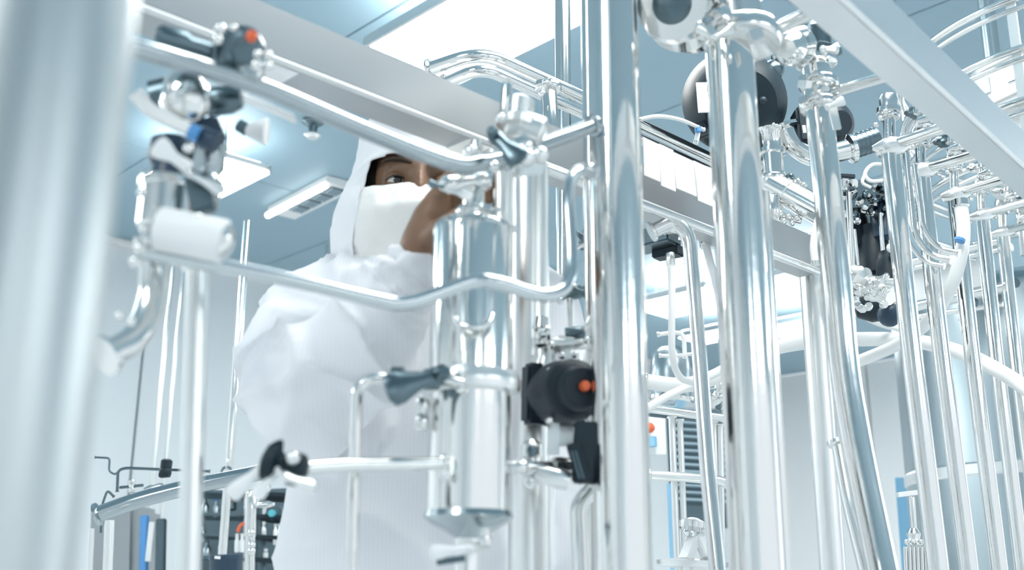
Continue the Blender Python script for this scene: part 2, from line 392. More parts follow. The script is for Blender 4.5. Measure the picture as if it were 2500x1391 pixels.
# right hand: palm and five fingers closing on the valve neck
pal = at(1066, 520, 1.225)
limb(body, [wrR, at(1030, 600, 1.225), at(1052, 545, 1.225), at(1072, 494, 1.23)], [(.026, .026), (.031, .026), (.038, .024), (.036, .017)])
def finger(pts, r=.0094): limb(body, pts, [r*1.1, r, r*.95, r*.8][:len(pts)], 10, 5)
finger([at(1064, 494, 1.215), at(1084, 447, 1.195), at(1122, 424, 1.19), at(1166, 424, 1.205)], .0098)
finger([at(1076, 500, 1.23), at(1112, 462, 1.222), at(1160, 452, 1.222), at(1193, 456, 1.20)])
finger([at(1078, 522, 1.24), at(1118, 494, 1.24), at(1165, 482, 1.235), at(1195, 484, 1.21)])
finger([at(1072, 542, 1.25), at(1114, 524, 1.25), at(1160, 510, 1.245), at(1188, 512, 1.225)], .0084)
finger([at(1040, 585, 1.205), at(1068, 562, 1.18), at(1104, 540, 1.162), at(1138, 516, 1.165)], .0122)
# left hand, hanging
limb(body, [wrL, wrL + Vector((0, -.02, -.05)), wrL + Vector((0, -.03, -.095))], [(.027, .022), (.036, .02), (.038, .015)])
for q in range(4):
    b = wrL + Vector((-.028+.019*q, -.03, -.09)); limb(body, [b, b+Vector((0, -.012, -.035)), b+Vector((0, -.006, -.068+.006*abs(q-1.5)))], [.009, .0085, .007], 10, 5)
b = wrL + Vector((-.03, -.03, -.03)); limb(body, [b, b+Vector((-.018, -.02, -.03)), b+Vector((-.014, -.03, -.06))], [.012, .0105, .0085], 10, 5)
bodyo = remesh(body, .0034, 'body', SKIN, person, 3)
# eyes, lids, brows
for s in (1, -1):
    ec = hp(s*.0325, .0722, .000)
    look = (HF + hr*(-.16) + HU*(-.02)).normalized()
    e = Mb().sphere(ec, .0142, n=24).build('eye', SCLERA, person, sharp=180)
    Mb().lathe(ec + look*.0128, look, [(.0066, 0), (.0064, .0012), (.004, .0018), (.0005, .0021)], 20).build('iris', IRIS, e, sharp=180)
    for up, name in ((1, 'upper_eyelid'), (-1, 'lower_eyelid')):
        t = bmesh.new(); R = .0158
        rows = 8; cols = 20; g = []
        for i in range(rows+1):
            row = []
            for j in range(cols+1):
                u = -1.25 + 2.5*j/cols                                # across the eye
                edge = (.0050*up + (.0006 if up > 0 else 0)) * max(0, 1-(u/1.15)**2) - .0012
                z = edge + (up*.0150-edge)*i/rows
                xx = math.sin(u)*R*1.02; yy = math.sqrt(max(R*R - min(xx*xx, R*R*.95) - z*z*.8, 1e-6))*1.0 - (.002 if abs(u) > 1 else 0)
                if i == 0: yy += .0006
                row.append(t.verts.new(ec + hr*xx + HF*(yy - .0015*i/rows) + HU*z))
            g.append(row)
        for i in range(rows):
            for j in range(cols): t.faces.new((g[i][j], g[i][j+1], g[i+1][j+1], g[i+1][j]))
        mb = Mb(); mb.add(t); l = mb.build(name, SKIN, person, sharp=180)
        sol = l.modifiers.new('t', 'SOLIDIFY'); sol.thickness = .0012; sol.offset = 0
        if up > 0:
            pts = [ec + hr*(math.sin(u)*R*1.04) + HF*(math.sqrt(max(R*R*.98-(math.sin(u)*R)**2*.98, 1e-6))*1.0+.0008) + HU*(.0054*max(0, 1-(u/1.15)**2)-.0010) for u in [-1.1+2.2*i/12 for i in range(13)]]
            Mb().tube(pts, [.0004+.0008*math.sin(PI*i/12) for i in range(13)], 8).build('eyelash_line', HAIR, l)
    pts, rr = [], []
    for i in range(13):
        u = i/12; xx = s*(.012 + .042*u); zz = .0215 + .008*math.sin(u*PI*.75) - .002*u
        yy = .0985 - .17*xx*xx*28*.12 - .006*u - .0068*u*u
        pts.append(hp(xx, yy, zz)); rr.append((.0012+.0022*math.sin(PI*(u*.85+.1)), .003*math.sin(PI*(u*.85+.12))+.0008))
    Mb().tube(pts, [(a*.8, b*1.9) for a, b in rr], 10).build('eyebrow', BROW, person)
# black hair showing as a thin edge under the hood
t = bmesh.new(); bmesh.ops.create_uvsphere(t, u_segments=48, v_segments=36, radius=1)
for v in t.verts:
    x, y, z = v.co; v.co = Vector((x*.0815, y*.1005, z*.122))
bmesh.ops.delete(t, geom=[v for v in t.verts if v.co.z < (.0335 if v.co.y > .0 and abs(v.co.x) < .062 else -.02)], context='VERTS')
for v in t.verts: v.co = hp(*v.co)
mb = Mb(); mb.add(t); mb.build('hair', HAIR, person, sharp=180)
# hood: one shell from crown to shoulders with an eye slot
HRING = [(.166, .01, .01, .01), (.162, .032, .038, .045), (.148, .055, .064, .08), (.12, .074, .088, .106), (.085, .087, .102, .120), (.055, .093, .1075, .124), (.036, .096, .1085, .126), (.024, .100, .1075, .127), (.008, .106, .105, .127), (-.010, .113, .108, .127),
         (-.028, .118, .122, .126), (-.05, .120, .132, .124), (-.075, .121, .128, .120), (-.10, .119, .122, .116), (-.118, .113, .118, .114), (-.128, .104, .112, .11)]
def hoodpt(z, th, rx, rf, rb, grow=0):
    """th = 0 straight ahead, positive to his right"""
    c, s = math.cos(th), math.sin(th); ry = rf if c > 0 else rb
    d = noise.noise(Vector((th*2.2, z*26, 3)))*.006 + (1-2*abs(noise.noise(Vector((th*3+z*20, z*30, 5)))))**3*.0035 + noise.noise(Vector((th*7, z*60, 9)))*.0014
    return hp(s*(rx+d+grow), c*(ry+d+grow) - .006, z)
t = bmesh.new(); nt_ = 96; rows = []
fine = []
for (a, b) in zip(HRING, HRING[1:]):
    for k in range(3): fine.append(tuple(a[i]+(b[i]-a[i])*k/3 for i in range(4)))
fine.append(HRING[-1])
for z, rx, rf, rb in fine: rows.append([t.verts.new(hoodpt(z, 2*PI*(j-nt_/2)/nt_, rx, rf, rb)) for j in range(nt_)])
for i in range(len(rows)-1):
    zc = (fine[i][0]+fine[i+1][0])/2
    for j in range(nt_):
        th = 2*PI*(j+.5-nt_/2)/nt_
        slot = -math.radians(62) < th < math.radians(45) and -.16 < zc < .037 - .012*abs(th)**2
        if not slot: t.faces.new((rows[i][j], rows[i][(j+1) % nt_], rows[i+1][(j+1) % nt_], rows[i+1][j]))
bmesh.ops.delete(t, geom=[v for v in t.verts if not v.link_faces], context='VERTS')
mb = Mb(); mb.add(t); hood = mb.build('hood', HOODM, person, sharp=180)
sol = hood.modifiers.new('t', 'SOLIDIFY'); sol.thickness = .004; sol.offset = -1
sub = hood.modifiers.new('s', 'SUBSURF'); sub.levels = 1; sub.render_levels = 1
# mask: cloth from just under the eyes into the collar
t = bmesh.new(); rows = []; nm = 44; nz_ = 30
for i in range(nz_+1):
    u = i/nz_; z = -.0135 - u*.147; row = []
    for j in range(nm+1):
        th = math.radians(-66 + 112*j/nm)
        k = min(int(0), 0)
        zz = z + .003*abs(th)**2*(1-u)
        # interpolate hood ring at this height
        for a, b in zip(HRING, HRING[1:]):
            if b[0] <= zz <= a[0]: q = (a[0]-zz)/(a[0]-b[0]); rx, rf, rb = (a[m_]+(b[m_]-a[m_])*q for m_ in (1, 2, 3)); break
        else: rx, rf, rb = HRING[-1][1:]
        nose = .010*gauss(th, .22)*gauss(zz+.040, .03)
        fold = .0022*math.sin(th*9 + u*14)*max(0, 1-u*3.2) + .0015*noise.noise(Vector((th*4, u*5, 1)))
        row.append(t.verts.new(hoodpt(zz, th, rx-.004*(1-u), rf, rb, .0005+.003*u) + HF*(nose+fold)))
    rows.append(row)
for i in range(nz_):
    for j in range(nm): t.faces.new((rows[i][j], rows[i][j+1], rows[i+1][j+1], rows[i+1][j]))
mb = Mb(); mb.add(t); mask = mb.build('face_mask', MASKM, person, sharp=180)
sol = mask.modifiers.new('t', 'SOLIDIFY'); sol.thickness = .0022; sol.offset = 0
# mask seam strips
for s in (.80, -1.1):
    pts = [hoodpt(-.012-.13*i/10, s*math.radians(58), HRING[10][1]-.001+.008*i/10, .118+.004*math.sin(i*.3), .12, .002) for i in range(11)]
    Mb().tube(pts, .0022, 8).build('mask_seam', HOODM, mask)
# coverall
cv = Mb()
limb(cv, [hp(0, -.025, -.200), hp(0, -.03, -.225), at(1028, 790, HY+.075), chest, at(1035, 1250, HY+.07), hipc + Vector((0, 0, -.02))], [(.08, .072), (.10, .085), (.175, .125), (.20, .145), (.205, .15), (.20, .15)], 28)
limb(cv, [at(900, 740, HY+.07), shR, at(745, 880, 1.43), elR, at(830, 900, 1.275), at(935, 770, 1.245), at(985, 695, 1.236)], [.07, .078, .078, .070, .072, .062, .040], 22, 8)
limb(cv, [at(1150, 740, HY+.07), shL, shL.lerp(elL, .5), elL, elL.lerp(wrL, .6), wrL], [.07, .085, .08, .07, .062, .045], 22)
for s in (-1, 1):
    hx = hipc + Vector((s*.1, 0, .02))
    limb(cv, [hx, Vector((hx.x, hx.y-.01, .5)), Vector((hx.x, hx.y+.02, .12))], [.125, .10, .085])
armdir = (wrR-elR).normalized()
def seg_d(p, a, b):
    d = b-a; t_ = max(0, min(1, (p-a).dot(d)/d.length_squared)); return (p-a-d*t_).length, t_
def ridge(v): return 1-abs(noise.noise(v))*2
def wrinkle(p, n_):
    da, ta = seg_d(p, elR, wrR); db, tb_ = seg_d(p, shR, elR)
    base = noise.noise(p*6)*.010 + (ridge(p*8 + Vector((4, 2, 1)))**3 - .3)*.007
    if da < .125:     # folds fanning from the elbow along the sleeve, gathers at the cuff
        q = Vector((ta*3.2, (p - elR).dot(UP)*16 - ta*2, p.x*5))
        base += (ridge(q)**3 - .3)*.017 + .005*math.sin(ta*70)*gauss(ta-1.0, .2)
    elif db < .13: base += (ridge(Vector((p.x*11, p.y*9, p.z*6 + p.x*8)))**3 - .3)*.015
    elif p.z < 1.40: base += (ridge(Vector((p.x*13, p.y*6, p.z*2.2)))**2 - .4)*.009
    return base
cov = remesh(cv, .0065, 'coverall', CLOTH, person, 6, wrinkle)
# gathered cuff at the bare wrist, collar band
cd = (wrR - at(960, 720, 1.236)).normalized()
x, y, z = basis(cd)
c0 = at(985, 690, 1.236)
mb = Mb(); prof = []
ring_n = 40; rings = []
for i in range(13):
    u = i/12; rr = .046 - .010*math.sin(u*PI*.5) + .0035*math.cos(u*PI*5)
    rings.append([mb.bm.verts.new(c0 + cd*(-.02+.052*u) + (x*math.cos(2*PI*j/ring_n) + y*math.sin(2*PI*j/ring_n))*(rr + .0022*math.sin(j*PI*2/ring_n*11 + i*.5))) for j in range(ring_n)])
for a, b in zip(rings, rings[1:]):
    for i in range(ring_n): mb.bm.faces.new((a[i], a[(i+1) % ring_n], b[(i+1) % ring_n], b[i]))
cuff = mb.build('sleeve_cuff', CLOTH, cov, sharp=180)
sol = cuff.modifiers.new('t', 'SOLIDIFY'); sol.thickness = .004; sol.offset = -1
mb = Mb(); rings = []
for i in range(7):
    u = i/6
    rings.append([mb.bm.verts.new(hp(math.sin(a)*(.098-.01*u+.004*math.sin(7*a)), math.cos(a)*(.098-.008*u)-.022, -.172+.045*u + .004*math.sin(a*5+1)) ) for a in [2*PI*j/48 for j in range(48)]])
for a, b in zip(rings, rings[1:]):
    for i in range(48): mb.bm.faces.new((a[i], a[(i+1) % 48], b[(i+1) % 48], b[i]))
col = mb.build('collar', CLOTH, cov, sharp=180); sol = col.modifiers.new('t', 'SOLIDIFY'); sol.thickness = .006
for s in (-1, 1):
    hx = hipc + Vector((s*.1, -.03, -hipc.z+.05))
    limb_mb = Mb(); limb(limb_mb, [hx + Vector((0, .06, .02)), hx, hx + Vector((0, -.12, -.012))], [.05, .048, .034], 14)
    bt = limb_mb.build('boot', SHOE, person, sharp=180)
# ------------------------------------------------------------------ helpers for fittings
def vpipe(name, label, px, py, Y, wpx, top, clamps=(), group=None, m=STEEL, cat='pipe', cap=False):
    """true vertical pipe standing on the floor, through the pixel (px, py) at distance Y; top = pixel row or None for the ceiling"""
    p = at(px, py, Y); r = wpx*.5*mpp(p)
    ztop = CZ-.002 if top is None else at(px, top, Y).z
    t = thing(name, label, cat, Vector((p.x, p.y, 0)), group)
    b = Vector((p.x, p.y, 0))
    Mb().lathe(b, UP, [(r, 0), (r, ztop*.5), (r, ztop)], 36).build('pipe_tube', m, t)
    Mb().lathe(b, UP, [(r*2.2, 0), (r*2.2, .008), (r*1.25, .014), (r*1.05, .03)], 24).build('floor_flange', m, t)
    for c in clamps: clamp(t, Vector((p.x, p.y, at(px, c, Y).z)), UP, r)
    return t, r
def hsteel(name, label, pts, wpx, bend=None, group=None, m=STEEL, cat='pipe', smooth=False, ends=True):
    """bent tube as a thing, with ferrule rims on its ends"""
    t = thing(name, label, cat, pts[0], group)
    tb(t, 'pipe_tube', m, pts, wpx, bend, smooth, 22)
    if ends:
        r = wpx*.5*mpp(pts[0])
        for a, b in ((pts[0], pts[1]), (pts[-1], pts[-2])):
            A = P(a); d = (P(b)-A).normalized()
            Mb().lathe(A, d, [(r*1.0, -r*.1), (r*1.45, -r*.1), (r*1.45, r*.25), (r*1.02, r*.5)], 18).build('ferrule', m, t)
    return t
def lever(root, a, b, wpx, m=SATIN, name='lever_handle'):
    """flat hand lever, waisted, from the spindle a to the tip b"""
    A, B_ = P(a), P(b); k = mpp(a)*wpx/2; hv = -FWD + UP*.25; x, y, z = basis(B_-A, hv); L = (B_-A).length
    mb = Mb(); st = [(.0, .6), (.15, .55), (.4, .5), (.75, .95), (.92, 1.0), (1.0, .6)]
    mb.tube([A + z*L*t_ for t_, _ in st], [(k*.32*(.7+.3*q), k*q) for _, q in st], 14, hint=hv)
    h = mb.build(name, m, root)
    Mb().lathe(A - x*k*.9, x, [(k*.45, 0), (k*.5, k*.3), (k*.5, k*1.5), (k*.3, k*1.8)], 12).build('spindle_nut', m, h)
    return h
def hoseline(name, label, pts, wpx, cat='hose', m=HOSE, group=None):
    t = thing(name, label, cat, pts[0], group)
    tb(t, 'hose_tube', m, pts, wpx, smooth=True, n=16)
    r = wpx*.5*mpp(pts[0])
    for a, b in ((pts[0], pts[1]), (pts[-1], pts[-2])):
        A = P(a); d = (P(b)-A).normalized()
        Mb().lathe(A, d, [(r*.8, -r*.8), (r*1.2, -r*.8), (r*1.25, r*.2), (r*1.05, r*.4)], 14).build('hose_cuff', STEEL, t)
    return t

# ------------------------------------------------------------------ box beams
zb1 = at(1000, 272, 1.25).z
def beam(name, label, ca, cb, ext0, ext1, h, far_px, m, rad=.006):
    e0, e1 = ca, cb; d = (e1-e0); d.z = 0; d.normalize(); nrm = UP.cross(d).normalized()
    if nrm.dot(e0-CAMP) < 0: nrm = -nrm
    wd = (far_px-e0).dot(nrm)
    a, b = e0 - d*ext0, e1 + d*ext1
    c = (a+b)/2 + UP*h/2 + nrm*wd/2
    t = thing(name, label, 'beam', c)
    tmp = bmesh.new(); bmesh.ops.create_cube(tmp, size=2)
    M = Matrix.Identity(4); M.col[0][:3] = d*(b-a).length/2; M.col[1][:3] = nrm*wd/2; M.col[2][:3] = UP*h/2; M.col[3][:3] = c
    bmesh.ops.transform(tmp, matrix=M, verts=tmp.verts)
    ed = [e for e in tmp.edges if abs((e.verts[0].co-e.verts[1].co).normalized().dot(d)) > .9]
    bmesh.ops.bevel(tmp, geom=ed, offset=rad, segments=5, affect='EDGES')
    mb = Mb(); mb.add(tmp); mb.build('box_section', m, t, sharp=30)
    for q_, nm in ((a, 'edge_highlight'),):      # white strip standing in for the bright reflection along the near lower edge
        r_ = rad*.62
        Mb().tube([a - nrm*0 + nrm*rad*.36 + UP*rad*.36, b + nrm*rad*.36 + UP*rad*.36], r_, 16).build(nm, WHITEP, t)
    return t, d, nrm, wd
h1 = at(1000, 151, 1.25).z - zb1
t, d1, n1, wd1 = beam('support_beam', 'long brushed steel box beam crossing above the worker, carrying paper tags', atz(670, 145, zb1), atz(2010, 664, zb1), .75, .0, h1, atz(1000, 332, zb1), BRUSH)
print('beam1', h1, wd1, d1)
for x_ in (700, 1180, 1700): # weld end plates under the beam
    p = atz(x_, 145+.387*(x_-670), zb1) + n1*wd1*.5
    Mb().box(p - UP*.001, d1*.02, n1*wd1*.4, UP*.0015).build('weld_plate', SATIN, t)
# paper tags on it
for i, (x0, x1) in enumerate(((1566, 1604), (1606, 1640), (1642, 1690), (1693, 1744))):
    y0, y1 = [352 + (x-1566)*.455 for x in (x0, x1)]
    pz = zb1 + h1
    a, b = [atz(x, y + 60*(1 if 0 else 1)*.0, pz) for x, y in ((x0, y0+36), (x1, y1+36))]
    a = atz(x0, 362+(x0-1566)*.455, pz) ; b = atz(x1, 362+(x1-1566)*.455, pz)
    q = -n1*.004; hh = .030 + .004*(i % 2)
    o = Mb().box((a+b)/2 + q - UP*hh*.45, (b-a)/2, n1*.0008 - UP*0, UP*hh + n1*.001*i).build('paper_tag', PAPER)
    tag(o, ['white paper tag on the long beam, first beside the thickest pipe', 'white paper tag on the long beam, second from the thickest pipe', 'white paper tag on the long beam, third from the thickest pipe', 'white paper tag on the long beam, last before the second thick pipe'][i], 'paper tag', 'paper tags on the beam')
zb2 = at(2200, 128, 1.12).z
h2 = at(2200, 0, 1.12).z - zb2
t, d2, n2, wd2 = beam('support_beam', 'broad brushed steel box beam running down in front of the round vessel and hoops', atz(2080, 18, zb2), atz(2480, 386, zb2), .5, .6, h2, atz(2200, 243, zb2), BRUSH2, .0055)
print('beam2', h2, wd2, d2)
# tube clipped under the first beam
p0, p1 = atz(1300, 400, zb1-.012), atz(2190, 736, zb1-.012)
t = hsteel('process_pipe', 'slim steel pipe clipped along the lower edge of the long beam', [p0, p1], 24)
t = hsteel('process_pipe', 'thin steel pipe beside the slim one under the long beam', [atz(1850, 606, zb1-.03), atz(2180, 738, zb1-.03)], 13)

# ------------------------------------------------------------------ the out-of-focus column close to the lens
p = at(22, 700, .40); r = .0345
t = thing('steel_column', 'thick polished steel column, heavily blurred, close to the lens', 'column', Vector((p.x, p.y, 0)))
Mb().lathe(Vector((p.x, p.y, 0)), UP, [(r, 0), (r, 1.0), (r, CZ)], 64).build('column_tube', COLUMN, t)
Mb().lathe(Vector((p.x, p.y, 0)), UP, [(r*2, 0), (r*2, .01), (r*1.1, .02)], 24).build('floor_flange', SATIN, t)

# ------------------------------------------------------------------ main vertical pipes
vpipe('steel_pipe', 'thickest bright vertical steel pipe, right in front of the black round actuator', 1506, 600, 1.2, 132, -40, (), 'vertical steel pipes', MIRROR)
vpipe('steel_pipe', 'slim vertical steel pipe just behind the thickest one, at its upper left edge', 1440, 150, 1.32, 40, -60, (), 'vertical steel pipes', MIRROR)
t, r = vpipe('steel_pipe', 'thick vertical steel pipe in front of the large dark disc actuator', 1812, 700, 1.25, 124, 84, (), 'vertical steel pipes', MIRROR)
vpipe('steel_pipe', 'slim bright vertical pipe hugging the side of the thick pipe by the disc actuator', 1888, 900, 1.45, 34, 470, (), 'vertical steel pipes', STEEL)
vpipe('steel_pipe', 'bright square-looking vertical pipe standing behind the bent pipe', 2012, 1100, 2.0, 62, 640, (), 'vertical steel pipes', SATIN)
vpipe('steel_pipe', 'vertical steel pipe up to the ceiling above the hairpin tubes', 1374, 100, 1.9, 38, None, (), 'vertical steel pipes', MIRROR)
vpipe('steel_pipe', 'broad pale vertical pipe between the filter housing and the hairpin tube', 1292, 700, 1.36, 96, 404, (), 'vertical steel pipes', SATIN)
hsteel('steel_pipe', 'upright steel pipe below the blurred valve stack', [(484, 652, .97), (461, 1391, .97), (448, 1800, .97)], 54, group='vertical steel pipes', m=SATIN)
vpipe('steel_pipe', 'slender chrome pipe on the far wall beside the sleeve of the worker', 577, 900, 3.6, 20, 540, (), 'vertical steel pipes', MIRROR)
vpipe('steel_pipe', 'faint thin pipe on the far wall, nearest the blurred column', 392, 950, 5.0, 12, 640, (), 'thin wall pipes', STEEL)
vpipe('steel_pipe', 'faint thin pipe on the far wall beside the blurred standing pipe', 420, 950, 5.2, 9, 640, (), 'thin wall pipes', STEEL)
vpipe('steel_pipe', 'short thin pipe on the far wall behind the hood of the worker', 797, 640, 5.6, 10, 596, (), 'thin wall pipes', STEEL)
# bent pipe
t = hsteel('bent_pipe', 'steel pipe with two valves at its head that sweeps outward at the bottom', [(1993, 150, 1.5), (2003, 300, 1.5), (2026, 520, 1.5), (2045, 720, 1.5), (2062, 900, 1.5), (2092, 1080, 1.49), (2155, 1391, 1.46), (2230, 1760, 1.4)], 68, smooth=True, m=MIRROR)
t = hsteel('bent_pipe', 'lower oblique pipe branching behind the sweeping bent pipe', [(2052, 1080, 1.62), (2078, 1220, 1.6), (2120, 1391, 1.56), (2200, 1720, 1.5)], 46, smooth=True)
t = hsteel('elbow_pipe', 'elbowed grey pipe rising beside the thickest pipe and turning over a dark box', [(1590, 566, 1.62), (1648, 538, 1.62), (1682, 575, 1.62), (1706, 850, 1.6), (1728, 1150, 1.56), (1752, 1391, 1.52), (1790, 1760, 1.45)], 36, .035)

# ------------------------------------------------------------------ hairpin tubes above
zt = at(1180, 128, 1.62).z
def hair(dy, z):
    return [at(1048+dy, 168+dy*.9, 1.66), atz(1175, 126+dy, z), atz(1440, 246+dy, z), atz(1745, 392+dy*.8, z), atz(1860, 446+dy*.8, z)]
hsteel('hairpin_tube', 'upper of the two tubes that rise from behind the beam and slope down together', hair(0, zt), 34, .05, 'hairpin tubes', MIRROR)
hsteel('hairpin_tube', 'lower of the two tubes that rise from behind the beam and slope down together', hair(38, zt-.03), 30, .05, 'hairpin tubes', MIRROR)
t = thing('tee_drop', 'short vertical drop tube hanging from the hairpin tubes', 'pipe', (1335, 215, 1.6))
cyl(t, 'drop_tube', MIRROR, (1338, 205, 1.62), (1345, 330, 1.6), 40); ball(t, 'end_knob', STEEL, (1322, 228, 1.58), 16); ball(t, 'end_knob', STEEL, (1322, 292, 1.58), 12)
clamp(t, (1339, 215, 1.62), UP, 20*mpp((1338, 205, 1.62)))

# ------------------------------------------------------------------ blurred tubes in front
hsteel('bent_tube', 'blurred grey tube sagging from the valve stack to the lever valve', [(300, 108, .80), (420, 142, .83), (640, 212, .9), (900, 322, .98), (1100, 398, 1.04), (1175, 398, 1.06), (1238, 386, 1.08)], 54, smooth=True, m=MIDST)
t = hsteel('bent_tube', 'tube crossing the chest of the worker, bent up into a hook beside the thickest pipe', [(335, 612, .88), (660, 672, .93), (905, 728, .96), (1000, 738, .97), (1150, 688, .985), (1215, 690, .99), (1335, 720, 1.02), (1392, 668, 1.04), (1388, 470, 1.06), (1412, 418, 1.08), (1444, 420, 1.11)], 40, smooth=True, m=MIDST2)

# ------------------------------------------------------------------ central filter housing
FY = 1.12
t = thing('filter_housing', 'tall two-part chrome filter housing in front of the worker', 'filter', (1155, 1280, FY))
k = mpp((1155, 800, FY))
ax0 = at(1155, 545, FY); axx = ax0.x; ayy = ax0.y
def fz(py): return at(1155, py, FY).z
def fp(py): return Vector((axx, ayy, fz(py)))
R = 100*k
Mb().lathe(fp(935), UP, [(R, 0), (R, fz(570)-fz(935)), (R*.97, fz(556)-fz(935)), (R*.88, fz(546)-fz(935)), (R*.45, fz(538)-fz(935)), (R*.3, fz(534)-fz(935))], 48).build('upper_shell', MIRROR, t)
Mb().lathe(fp(1262), UP, [(R*.97, 0), (R*.97, fz(955)-fz(1262))], 48).build('lower_shell', MIRROR, t)
Mb().lathe(fp(965), UP, [(R, 0), (R*1.18, .002), (R*1.22, .008), (R*1.22, fz(918)-fz(965)-.006), (R*1.15, fz(914)-fz(965)), (R, fz(912)-fz(965))], 48).build('joint_ring', SATIN, t)
Mb().lathe(fp(1262), -UP, [(R*1.0, -.006), (R*1.05, 0), (R*.9, .006), (R*.55, .014), (R*.25, .022), (R*.2, .05)], 48).build('bottom_dish', MIDST, t)
Mb().lathe(fp(1275), -UP, [(R*.30, 0), (R*.30, .12), (R*.30, fz(1275)-.02)], 28).build('drain_pipe', SATIN, t)
Mb().lathe(fp(540), UP, [(R*.36, 0), (R*.36, .012), (R*.28, .014), (R*.28, fz(440)-fz(540))], 28).build('neck', MIRROR, t)
clamp(t, fp(520), UP, R*.28, side=Vector((.6, -.8, 0)))
clamp(t, fp(446), UP, R*.28, side=Vector((-.8, -.6, 0)))
cyl(t, 'gauge_line', MIRROR, (1127, 660, FY-.045), (1127, 918, FY-.045), 16)
g = tb(t, 'grab_handle', MIRROR, [(1112, 770, FY-.046), (1118, 792, FY-.055), (1160, 800, FY-.06), (1196, 792, FY-.055), (1202, 768, FY-.046)], 15, .012)
ball(t, 'clamp_knob', STEEL, (1124, 912, FY-.05), 26); ball(t, 'clamp_knob', STEEL, (1124, 948, FY-.05), 24)
cyl(t, 'side_nozzle', STEEL, (1248, 1140, FY), (1285, 1138, FY), 30)
ball(t, 'white_knob', WHITEP, (1088, 1160, FY-.05), 28)['label'] = 'round white knob'
# top valve gripped by the hand
t = thing('lever_valve', 'small valve with a pale flat lever on the neck of the filter housing', 'valve', (1155, 470, FY))
seg(t, 'valve_body', STEEL, (1080, 452, FY-.05), (1180, 440, FY), [(14, 0), (24, .1), (24, .3), (17, .35), (17, .7), (26, .75), (26, .95), (16, 1)])
lever(t, (1092, 462, FY-.06), (1152, 480, FY-.075), 26, WHITEP)
lever(t, (1085, 455, FY-.06), (1046, 448, FY-.07), 22, DARKM)
cyl(t, 'stem', STEEL, (1163, 345, FY), (1166, 430, FY), 30); ball(t, 'stem_knob', SATIN, (1150, 372, FY-.02), 40)
# pipe beside it
t = hsteel('short_pipe', 'short pale pipe standing beside the filter neck', [(1226, 398, 1.2), (1226, 560, 1.2)], 48, m=SATIN)

# ------------------------------------------------------------------ lever valve by the sagging tube
t = thing('lever_valve', 'blurred valve with dark lever and pale round bonnet at the end of the sagging tube', 'valve', (1250, 350, 1.1))
seg(t, 'valve_body', STEEL, (1205, 395, 1.08), (1300, 345, 1.1), [(20, 0), (30, .05), (30, .2), (22, .25), (30, .5), (34, .55), (34, .8), (22, .85)])
lever(t, (1205, 330, 1.04), (1272, 392, 1.03), 62, DARKM)
seg(t, 'bonnet', SATIN, (1262, 320, 1.1), (1272, 238, 1.1), [(34, 0), (52, .1), (54, .3), (34, .45), (34, .6), (36, .62), (36, .9), (20, 1)])
seg(t, 'bonnet_flange', SATIN, (1240, 296, 1.1), (1330, 330, 1.1), [(26, 0), (40, .1), (40, .9), (24, 1)])
cyl(t, 'stem', STEEL, (1238, 205, 1.1), (1232, 300, 1.1), 28); ball(t, 'stem_knob', SATIN, (1222, 288, 1.07), 26)
ball(t, 'stem_knob', STEEL, (1205, 405, 1.06), 28); ball(t, 'stem_knob', SATIN, (1285, 385, 1.07), 46); ball(t, 'stem_knob', SATIN, (1318, 378, 1.08), 44)
bar(t, 'lower_plate', SATIN, (1255, 420, 1.1), (1320, 412, 1.12), 26, 24)
hsteel('branch_pipe', 'grey branch pipe from the lever valve up to the thickest pipe', [(1288, 366, 1.1), (1395, 328, 1.14), (1448, 306, 1.17)], 40, m=MIDST)

# ------------------------------------------------------------------ black actuator valve
t = thing('actuator_valve', 'black round actuator with an orange button on a chrome valve', 'valve', (1385, 965, 1.28))
AY = 1.27
seg(t, 'actuator_body', BLACK, (1338, 968, AY+.05), (1425, 945, AY-.06), [(56, 0), (74, .05), (76, .45), (72, .5), (72, .74), (66, .80), (52, .84), (50, .97), (44, 1)], 36)
bar(t, 'square_flange', BLACK, (1340, 968, AY+.045), (1362, 962, AY+.02), 152, 146, bev=.06)
bar(t, 'limit_switch', BLACK, (1296, 962, AY+.02), (1330, 965, AY+.03), 46, 50)
seg(t, 'position_button', ORANGE, (1426, 943, AY-.061), (1432, 940, AY-.072), [(13, 0), (14, .5), (10, 1)])['label'] = 'orange position button'
for a, b in ((1342, 905), (1438, 905), (1438, 1022), (1340, 1026)):
    seg(t, 'bolt', SATIN, (a, b, AY-.02), (a+3, b-1, AY-.03), [(9, 0), (9, .7), (6, 1)], 8)
bar(t, 'yoke', SATIN, (1375, 1028, AY+.02), (1378, 1090, AY+.02), 46, 24)
bar(t, 'bracket_plate', SATIN, (1352, 1030, AY), (1350, 1110, AY), 30, 10)
t2 = thing('lever_valve', 'black double-arm clamp lever hanging under the round actuator', 'valve', (1420, 1100, 1.2))
bar(t2, 'lever_arm', BLACK, (1430, 1030, 1.2), (1424, 1180, 1.2), 56, 40); bar(t2, 'lever_arm', BLACK, (1398, 1082, 1.19), (1428, 1178, 1.19), 34, 26)
for x_ in (-5, 5): bar(t2, 'ridge', DARKM, (1400+x_, 1100, 1.178), (1420+x_, 1168, 1.178), 5, 4)
t3 = thing('pipe_fitting', 'chrome tee fitting with wing nuts between the filter and the black lever', 'fitting', (1310, 1140, 1.22))
seg(t3, 'tee_run', STEEL, (1250, 1138, 1.2), (1440, 1142, 1.24), [(12, 0), (12, .15), (22, .16), (22, .22), (14, .24), (14, .5), (24, .52), (26, .6), (20, .9)])
seg(t3, 'branch', SATIN, (1300, 1185, 1.22), (1296, 1075, 1.22), [(20, 0), (24, .1), (20, .25), (16, .3), (16, .6), (28, .65), (28, .9), (18, 1)])
